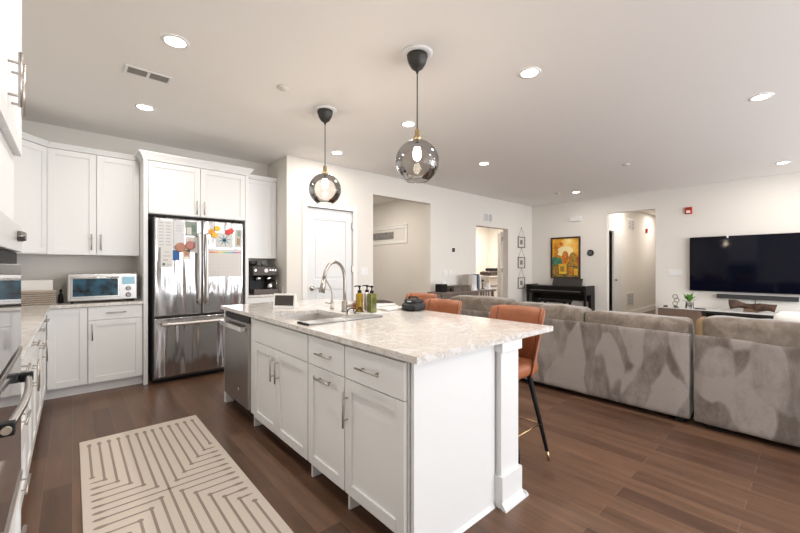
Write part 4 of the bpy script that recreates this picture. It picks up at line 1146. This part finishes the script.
# painting
t = thing('framed_painting', (XR - .02, 3.95, 1.0), 'vivid yellow and orange abstract village painting in dark frame above the piano', 'painting')
b = MB(.003); fw = .035; y0, y1, z0, z1 = 3.60, 4.30, 1.005, 1.99
for (a, c_, e_, f_) in [(y0, z0, y1, z0 + fw), (y0, z1 - fw, y1, z1), (y0, z0 + fw, y0 + fw, z1 - fw), (y1 - fw, z0 + fw, y1, z1 - fw)]: b.box(XR - .035, a, c_, XR - .001, e_, f_)
b.done('frame', mat('frame_dark_brown', (.035, .02, .012), .4), t)
am = mat('painted_sky', (.80, .35, .02), .5); nt = am.node_tree; bs = nt.nodes['Principled BSDF']
tc = nt.nodes.new('ShaderNodeTexCoord'); nz = nt.nodes.new('ShaderNodeTexNoise'); nz.inputs['Scale'].default_value = 2.6; nz.inputs['Detail'].default_value = 5
cr = nt.nodes.new('ShaderNodeValToRGB'); e_ = cr.color_ramp.elements; e_[0].position = .3; e_[0].color = (.42, .09, .01, 1); e_[1].position = .62; e_[1].color = (.98, .82, .35, 1); q_ = e_.new(.45); q_.color = (.88, .42, .02, 1)
nt.links.new(tc.outputs['Object'], nz.inputs['Vector']); nt.links.new(nz.outputs['Fac'], cr.inputs[0]); nt.links.new(cr.outputs[0], bs.inputs['Base Color'])
ART = [am, mat('art_dark', (.03, .035, .02), .6, var=((.38, .26, .04), 22)), mat('art_teal', (.01, .07, .07), .6, var=((.10, .32, .16), 30)), mat('art_orange', (.42, .08, .01), .6, var=((.75, .30, .03), 16)),
       mat('art_gold', (.58, .30, .03), .6, var=((.20, .12, .03), 20)), mat('art_yellow', (.85, .55, .04), .6, var=((.75, .35, .02), 10)), mat('art_glow', (.95, .80, .42), .6)]
b = MB(); xb = XR - .012; b.box(xb, y0 + fw, z0 + fw, XR - .002, y1 - fw, z1 - fw)
WY, WZ = y1 - y0 - 2 * fw, z1 - z0 - 2 * fw


def art(shape, mi, lay):   # coordinates: u from left (far side, larger y) 0..1, v up 0..1
    b.mi = mi; b.prism([(xb - lay * .0008, y1 - fw - WY * u, z0 + fw + WZ * v) for u, v in shape], (-.0008, 0, 0))


def dome(cx_, w_, v0, v1, n=10): return [(cx_ - w_ / 2, v0), (cx_ + w_ / 2, v0)] + [(cx_ + w_ / 2 * math.cos(a * math.pi / n), v1 - w_ * .4 + w_ * .55 * math.sin(a * math.pi / n)) for a in range(n + 1)]


art([(0, 0), (1, 0), (1, .34), (.7, .42), (.45, .36), (.2, .45), (0, .40)], 1, 1)
art([(.5 + .30 * math.cos(a * .52) * (1 + .2 * math.sin(a * 3)), .66 + .15 * math.sin(a * .52)) for a in range(12)], 6, 1); art([(.26, .88), (.36, .92), (.42, .86), (.34, .80)], 3, 1)
art(dome(.10, .26, .32, .50), 2, 2); art(dome(.27, .22, .34, .48), 2, 3)
art(dome(.50, .24, .33, .64), 3, 4); art(dome(.78, .26, .30, .60), 4, 3); art(dome(.93, .14, .28, .52), 3, 2)
art([(.25, .08), (.55, .08), (.55, .34), (.25, .34)], 5, 5)
art([(.30, .14), (.47, .14), (.47, .28), (.30, .28)], 4, 6)
art([(.05, .04), (.2, .04), (.2, .26), (.05, .26)], 4, 4); art([(.63, .06), (.78, .06), (.78, .26), (.63, .26)], 3, 5); art([(.82, .05), (.97, .05), (.97, .22), (.82, .22)], 5, 5)
b.done('canvas', ART, t)

# piano
t = thing('digital_piano', (8.5, 3.9, 0), 'black digital upright piano against the wall below the painting', 'piano')
b = MB(.005); b.box(8.32, 3.34, .66, 8.76, 4.62, .84); b.done('keyboard_case', BLKP, t)
b = MB(.003); b.box(8.20, 3.36, .685, 8.319, 4.60, .73); b.done('key_bed', BLKP, t)
b = MB(.001); b.box(8.215, 3.40, .7305, 8.3, 4.54, .742); b.done('keys', mat('key_cover_grey', (.12, .12, .12), .3), t)
b = MB(.004); b.box(8.55, 3.28, 0.0, 8.76, 3.339, .86); b.box(8.27, 3.28, .66, 8.56, 3.339, .86); b.box(8.25, 3.28, 0, 8.56, 3.339, .06); b.box(8.28, 3.285, .06, 8.33, 3.335, .67); b.done('side_panel', BLKP, t)
b = MB(.004); b.box(8.55, 4.621, 0.0, 8.76, 4.68, .86); b.box(8.27, 4.621, .66, 8.56, 4.68, .86); b.box(8.25, 4.621, 0, 8.56, 4.68, .06); b.box(8.28, 4.625, .06, 8.33, 4.675, .67); b.done('side_panel', BLKP, t)
b = MB(.003); b.box(8.72, 3.34, .50, 8.75, 4.62, .6595); b.done('lower_board', BLKP, t)
b = MB(.003); b.prism([(8.62, 3.52, .841), (8.635, 3.52, .841), (8.725, 3.52, 1.01), (8.71, 3.52, 1.01)], (0, .68, 0)); b.done('music_stand', mat('music_rest', (.035, .03, .028), .4), t)
b = MB(.003); b.lathe(8.66, 3.42, [(.035, .8405), (.04, .85), (.01, .86), (.008, .90), (.02, .91)], 14); tag(b.done('figurine', mat('pale_ceramic', (.62, .60, .57), .4)), 'tiny pale ornament on the right end of the piano', 'ornament')
t = thing('piano_bench', (7.95, 3.95, 0), 'black piano bench in front of the digital piano', 'bench')
b = MB(.006); b.box(7.80, 3.50, .51, 8.12, 4.14, .565); b.done('seat', BLKP, t)
for bx_ in (7.83, 8.09):
    for by_ in (3.54, 4.10):
        b = MB(); b.box(bx_ - .02, by_ - .02, 0, bx_ + .02, by_ + .02, .509); b.done('leg', BLKP, t)
# three hanging frames
fs = None
for k, (zc) in enumerate((1.885, 1.385, .885)):
    t = thing('hanging_frame', (8.27, YP - .01, zc - .12), ['topmost of three small black frames hanging in a column near the corner', 'middle of three small black frames hanging in a column near the corner', 'lowest of three small black frames hanging in a column, beside the piano'][k], 'picture frame', 'three small hanging frames')
    b = MB(.001, 1); w_, h_ = .16, .135; o_ = YP - .016
    for (a, c_, e_, f_) in [(-w_, -h_, w_, -h_ + .014), (-w_, h_ - .014, w_, h_), (-w_, -h_ + .014, -w_ + .014, h_ - .014), (w_ - .014, -h_ + .014, w_, h_ - .014)]: b.box(8.27 + a, o_, zc + c_, 8.27 + e_, YP - .002, zc + f_)
    b.done('frame', BLKM, t)
    b = MB(); b.box(8.27 - w_ + .014, YP - .006, zc - h_ + .014, 8.27 + w_ - .014, YP - .002, zc + h_ - .014); b.done('mat_board', mat('mat_board', (.66, .63, .58), .8), t)
    b = MB(); b.box(8.27 - .055, YP - .0075, zc - .05, 8.27 + .055, YP - .0062, zc + .055); b.done('picture', mat('small_print', (.10, .09, .085), .6, var=((.32, .28, .26), 30)), t)
    b = MB(); b.tube([(8.27 - w_ + .02, YP - .008, zc + h_), (8.27, YP - .008, zc + h_ + .225), (8.27 + w_ - .02, YP - .008, zc + h_)], .003, 6); b.cyl((8.27, YP - .001, zc + h_ + .225), (8.27, YP - .012, zc + h_ + .225), .01, 8); b.done('hanging_cord', mat('dark_cord', (.10, .08, .07), .7), t)

# ---------------------------------------------------------------- console table with things (pantry wall)
DW = mat('grey_brown_wood', (.19, .145, .12), .6, var=((.13, .10, .08), 10))
DX0, DX1, DY0, DY1, DZ = 4.86, 6.52, 4.36, 4.72, .825
t = thing('console_table', (5.6, 4.55, 0), 'long grey-brown wooden console table with slatted end behind the sofa', 'table')
b = MB(.004); b.box(DX0, DY0, DZ - .04, DX1, DY1, DZ); b.done('table_top', DW, t)
b = MB(.003); b.box(DX0 + .05, DY0 + .03, DZ - .12, 5.98, DY0 + .05, DZ - .041); b.done('apron', DW, t)
b = MB(.003); b.box(DX0 + .05, DY0 + .03, .14, DX1 - .05, DY1 - .03, .17); b.done('lower_shelf', DW, t)
for lx in (DX0 + .04, DX1 - .08):
    for ly in (DY0 + .02, DY1 - .06):
        b = MB(.003); b.box(lx, ly, 0, lx + .04, ly + .04, DZ - .041); b.done('leg', DW, t)
for k in range(5):
    sx_ = 6.02 + k * .085; b = MB(.002); b.box(sx_, DY0 + .005, .175, sx_ + .028, DY0 + .025, DZ - .041); b.done('slat', DW, t)
b = MB(.003); b.box(4.95, 4.44, DZ + .0005, 5.10, 4.60, DZ + .145); tag(b.done('speaker_cube', BLK), 'black cube speaker on the left of the console table', 'speaker')
t = thing('picture_stand', (5.17, 4.56, DZ), 'small white upright card beside the black cube speaker', 'card')
b = MB(.001, 1); b.box(5.13, 4.58, DZ + .0005, 5.23, 4.60, DZ + .19); b.done('card', PAPER, t)
b = MB(); b.lathe(5.27, 4.5, [(.02, DZ + .0005), (.03, DZ + .02), (.015, DZ + .05), (.02, DZ + .07)], 12); tag(b.done('figurine', BLKM), 'little black ornament right of the white card on the console table', 'ornament')
for k, (xa, xb_) in enumerate(((5.30, 5.53), (5.545, 5.765))):
    t = thing('lidded_box', ((xa + xb_) / 2, 4.55, DZ), ['left of two flat grey-brown boxes on the console table', 'right of two flat grey-brown boxes on the console table'][k], 'box')
    b = MB(.003); b.box(xa, 4.45, DZ + .0005, xb_, 4.66, DZ + .07); b.done('base', mat('box_brown', (.13, .10, .08), .7), t)
    b = MB(.003); b.box(xa - .004, 4.446, DZ + .0705, xb_ + .004, 4.664, DZ + .10); b.done('lid', mat('box_lid', (.10, .08, .065), .7), t)
for k, (px, lab) in enumerate(((5.86, 'left white pyramid ornament on the console table'), (6.33, 'right white pyramid ornament on the console table'))):
    b = MB(); b.prism([(px - .07, 4.38, DZ + .0005), (px + .07, 4.38, DZ + .0005), (px - .015, 4.38, DZ + .13)], (0, .06, 0)); tag(b.done('bookend', WHITE), lab, 'ornament')
bk = [(5.80, .075, .30, (.42, .38, .34), 'tall pale grey-brown book standing left on the console table'), (5.885, .06, .31, (.48, .45, .42), 'light beige book next to the grey-brown one'), (5.95, .05, .30, (.60, .58, .55), 'off-white book in the middle of the book row'), (6.01, .045, .29, (.68, .66, .62), 'white narrow book left of the blue book'), (6.10, .05, .31, (.10, .13, .19), 'dark blue upright book on the console table'), (6.16, .05, .28, (.66, .63, .60), 'pale book right of the dark blue book')]
for x_, w_, h_, c_, lab in bk:
    t = thing('book', (x_ + w_ / 2, 4.58, DZ), lab, 'book', 'books on the console table')
    b = MB(.002, 1); b.box(x_, 4.50, DZ + .0005, x_ + w_, 4.505, DZ + h_); b.box(x_, 4.505, DZ + .0005, x_ + .003, 4.68, DZ + h_); b.box(x_ + w_ - .003, 4.505, DZ + .0005, x_ + w_, 4.68, DZ + h_); b.done('cover', mat('book_%d' % int(x_ * 100), c_, .6), t)
    b = MB(); b.box(x_ + .0035, 4.5055, DZ + .004, x_ + w_ - .0035, 4.675, DZ + h_ - .004); b.done('pages', PAPER, t)
t = thing('bird_figurine', (6.40, 4.60, DZ), 'dark figurine at the right end of the console table', 'ornament')
b = MB(); b.lathe(6.42, 4.62, [(.03, DZ + .0005), (.012, DZ + .03), (.010, DZ + .12)], 10); b.done('stand', BLKM, t)
b = MB(); b.ball((6.40, 4.62, DZ + .17), .07, .03, .03, 12); b.ball((6.36, 4.62, DZ + .21), .025, .02, .025, 10); b.done('body', DARKW, t)

# printer in the study
t = thing('file_cabinet', (9.75, 6.75, 0), 'white two-drawer file cabinet in the study through the doorway', 'cabinet')
b = MB(.003); b.box(9.35, 6.5, 0, 10.15, 7.1, .66); b.done('body', WHITE, t)
for z0_, z1_ in ((.03, .33), (.34, .64)):
    b = MB(.003); b.box(9.37, 6.485, z0_, 10.13, 6.499, z1_); d = b.done('drawer', WHITE, t)
    h = MB(); h.box(9.65, 6.47, z1_ - .06, 9.85, 6.484, z1_ - .04); h.done('handle', NICK, d)
t = thing('printer', (9.75, 6.75, .66), 'white printer standing on the file cabinet in the study', 'printer')
PR = mat('printer_grey', (.58, .55, .52), .5)
b = MB(.01); b.box(9.38, 6.52, .662, 10.1, 7.05, 1.0); b.done('body', PR, t)
b = MB(.004); b.box(9.45, 6.47, .70, 10.02, 6.519, .73); b.done('paper_tray', mat('tray_grey', (.3, .29, .28), .5), t)
b = MB(.003); b.box(9.42, 6.50, .93, 9.8, 6.519, .985); b.done('control_panel', mat('panel_grey', (.4, .38, .37), .4), t)
b = MB(); b.cushion(9.48, 6.58, 1.008, 10.08, 6.95, 1.14, e=.4, n=6, jit=.006); tag(b.done('dark_bag', DARKW), 'dark rumpled bag lying on top of the printer', 'bag')
b = MB(); b.cushion(9.7, 6.62, 1.148, 10.08, 6.9, 1.24, e=.4, n=6, jit=.004); tag(b.done('dark_case', BLKM), 'small dark case stacked on the bag above the printer', 'case')
# closet contents beyond hall door
for k, (z0_, z1_, c_, lab) in enumerate(((0.4, .95, (.10, .06, .04), 'tall brown box inside the hall closet'), (.951, 1.15, (.55, .28, .06), 'orange box on the brown box in the hall closet'), (1.151, 1.3, (.45, .08, .05), 'red box topmost of the stack in the hall closet'))):
    b = MB(.005); b.box(9.3, 3.6, z0_ if k else 0, 10.0, 3.95, z1_); tag(b.done('storage_box', mat('closet_box_%d' % k, c_, .6)), lab, 'box')

# ---------------------------------------------------------------- ceiling fixtures
LEDM = mat('downlight_glow', (1, 1, 1), .5, emit=((1, .94, .86), 14))


def downlight(x, y, label, power=9.5):
    t = thing('recessed_light', (x, y, CEIL), label, 'ceiling light', 'recessed ceiling lights')
    b = MB(); b.lathe(x, y, [(.085, CEIL - .0005), (.085, CEIL - .004), (.065, CEIL - .007), (.062, CEIL - .004)], 32, cap=False); b.done('trim_ring', WHITE, t)
    b = MB(); b.lathe(x, y, [(.064, CEIL - .0015), (.064, CEIL - .0035)], 32); b.done('lens', LEDM, t)
    l = area('recessed_lamp', (x, y, CEIL - .012), (0, 0, 0), .12, .12, power, (1, .93, .85), 'DISK')
    return t


for x, y, lab in [(.525, 4.277, 'recessed light nearest the left upper cabinets'), (.525, 2.889, 'recessed light above the rug, next to the ceiling vent'), (2.66, 4.263, 'recessed light nearest the pantry door, right of the far pendant'), (2.70, 2.90, 'recessed light between the two pendants'),
                  (2.70, 1.497, 'bright recessed light at upper center right of the near pendant'), (4.575, 3.267, 'recessed light over the living area in front of the study doorway'), (4.648, .324, 'recessed light at the upper right, largest on that side'), (7.74, 3.261, 'recessed light nearest the framed painting'), (7.82, .313, 'recessed light above the television')]:
    downlight(x, y, lab, 6 if y > 4.2 and x < 1 else 9.5)
for x, y in ((.525, 1.5), (2.7, .1), (4.6, -1.5), (7.8, -1.5), (.525, -1.2), (2.6, -1.5)):
    area('recessed_lamp', (x, y, CEIL - .012), (0, 0, 0), .12, .12, 8.5, (1, .93, .85), 'DISK')
area('hall_lamp', (10.0, 2.6, CEIL - .03), (0, 0, 0), .8, .8, 17, (1, .92, .84), 'DISK'); area('hall_lamp', (12.6, 2.6, CEIL - .03), (0, 0, 0), .8, .8, 17, (1, .92, .84), 'DISK')
area('study_lamp', (9.4, 6.3, CEIL - .03), (0, 0, 0), .9, .9, 85, (1, .90, .80), 'DISK')
area('stair_lamp', (4.3, 6.2, CEIL - .03), (0, 0, 0), .9, .9, 24, (1, .93, .84), 'DISK')
for x, y, lab in ((1.345, 3.013, 'small white round detector on the ceiling above the island sink side'), (6.18, 1.875, 'small white round detector on the ceiling of the living area'), (7.55, 3.55, 'small white round detector on ceiling beside the light nearest the painting')):
    b = MB(); b.lathe(x, y, [(.045, CEIL - .0005), (.045, CEIL - .012), (.035, CEIL - .022), (.012, CEIL - .026)], 24); tag(b.done('smoke_detector', mat('detector_white', (.68, .65, .61), .5)), lab, 'detector')


def pendant(x, y, label):
    t = thing('pendant_light', (x, y, 1.89), label, 'pendant light', 'smoked glass pendants over the island')
    b = MB(); b.lathe(x, y, [(.108, CEIL - .0005), (.112, CEIL - .004), (.10, CEIL - .014), (.08, CEIL - .016)], 40); b.done('ceiling_medallion', WHITE, t)
    b = MB(); b.lathe(x, y, [(.074, CEIL - .017), (.073, CEIL - .035), (.062, CEIL - .075), (.040, CEIL - .11), (.012, CEIL - .13), (.008, CEIL - .145)], 32); b.done('canopy', mat('canopy_black', (.028, .026, .022), .45), t)
    b = MB(); b.cyl((x, y, 2.27), (x, y, CEIL - .14), .004, 8); b.done('cord', BLKM, t)
    b = MB(); b.lathe(x, y, [(.008, 2.275), (.018, 2.265), (.019, 2.225), (.026, 2.222), (.028, 2.19), (.022, 2.185), (.02, 2.165)], 20); b.done('socket', BRASS, t)
    b = MB(); cz, R = 2.04, .155; pr = []
    a0, a1 = math.radians(10), math.radians(150)
    for i in range(29):
        a = a0 + (a1 - a0) * i / 28; pr.append((R * math.sin(a), cz + R * math.cos(a)))
    b.lathe(x, y, pr, 48, cap=False); b.done('glass_shade', SMOKE, t)
    b = MB(); zr = pr[-1][1]; rr = pr[-1][0]; b.tube([(x + rr * math.cos(k * math.pi / 20), y + rr * math.sin(k * math.pi / 20), zr) for k in range(41)], .002, 6); b.done('shade_rim', SMOKE, t)
    b = MB(); b.lathe(x, y, [(.012, 2.165), (.022, 2.135), (.030, 2.10), (.028, 2.075), (.016, 2.055), (.004, 2.048)], 20); b.done('bulb', mat('bulb_glow', (1, 1, 1), .3, emit=((1, .88, .70), 30)), t)
    l = bpy.data.lights.new('pendant_bulb', 'POINT'); l.energy = 5; l.color = (1, .84, .66); l.shadow_soft_size = .03
    o = bpy.data.objects.new('pendant_bulb', l); COL.objects.link(o); o.location = (x, y, 2.0)
    return t


pendant(1.85, 1.895, 'nearer and larger of the two smoked glass globe pendants over the island')
pendant(1.845, 3.175, 'farther smoked glass globe pendant over the sink end of the island')
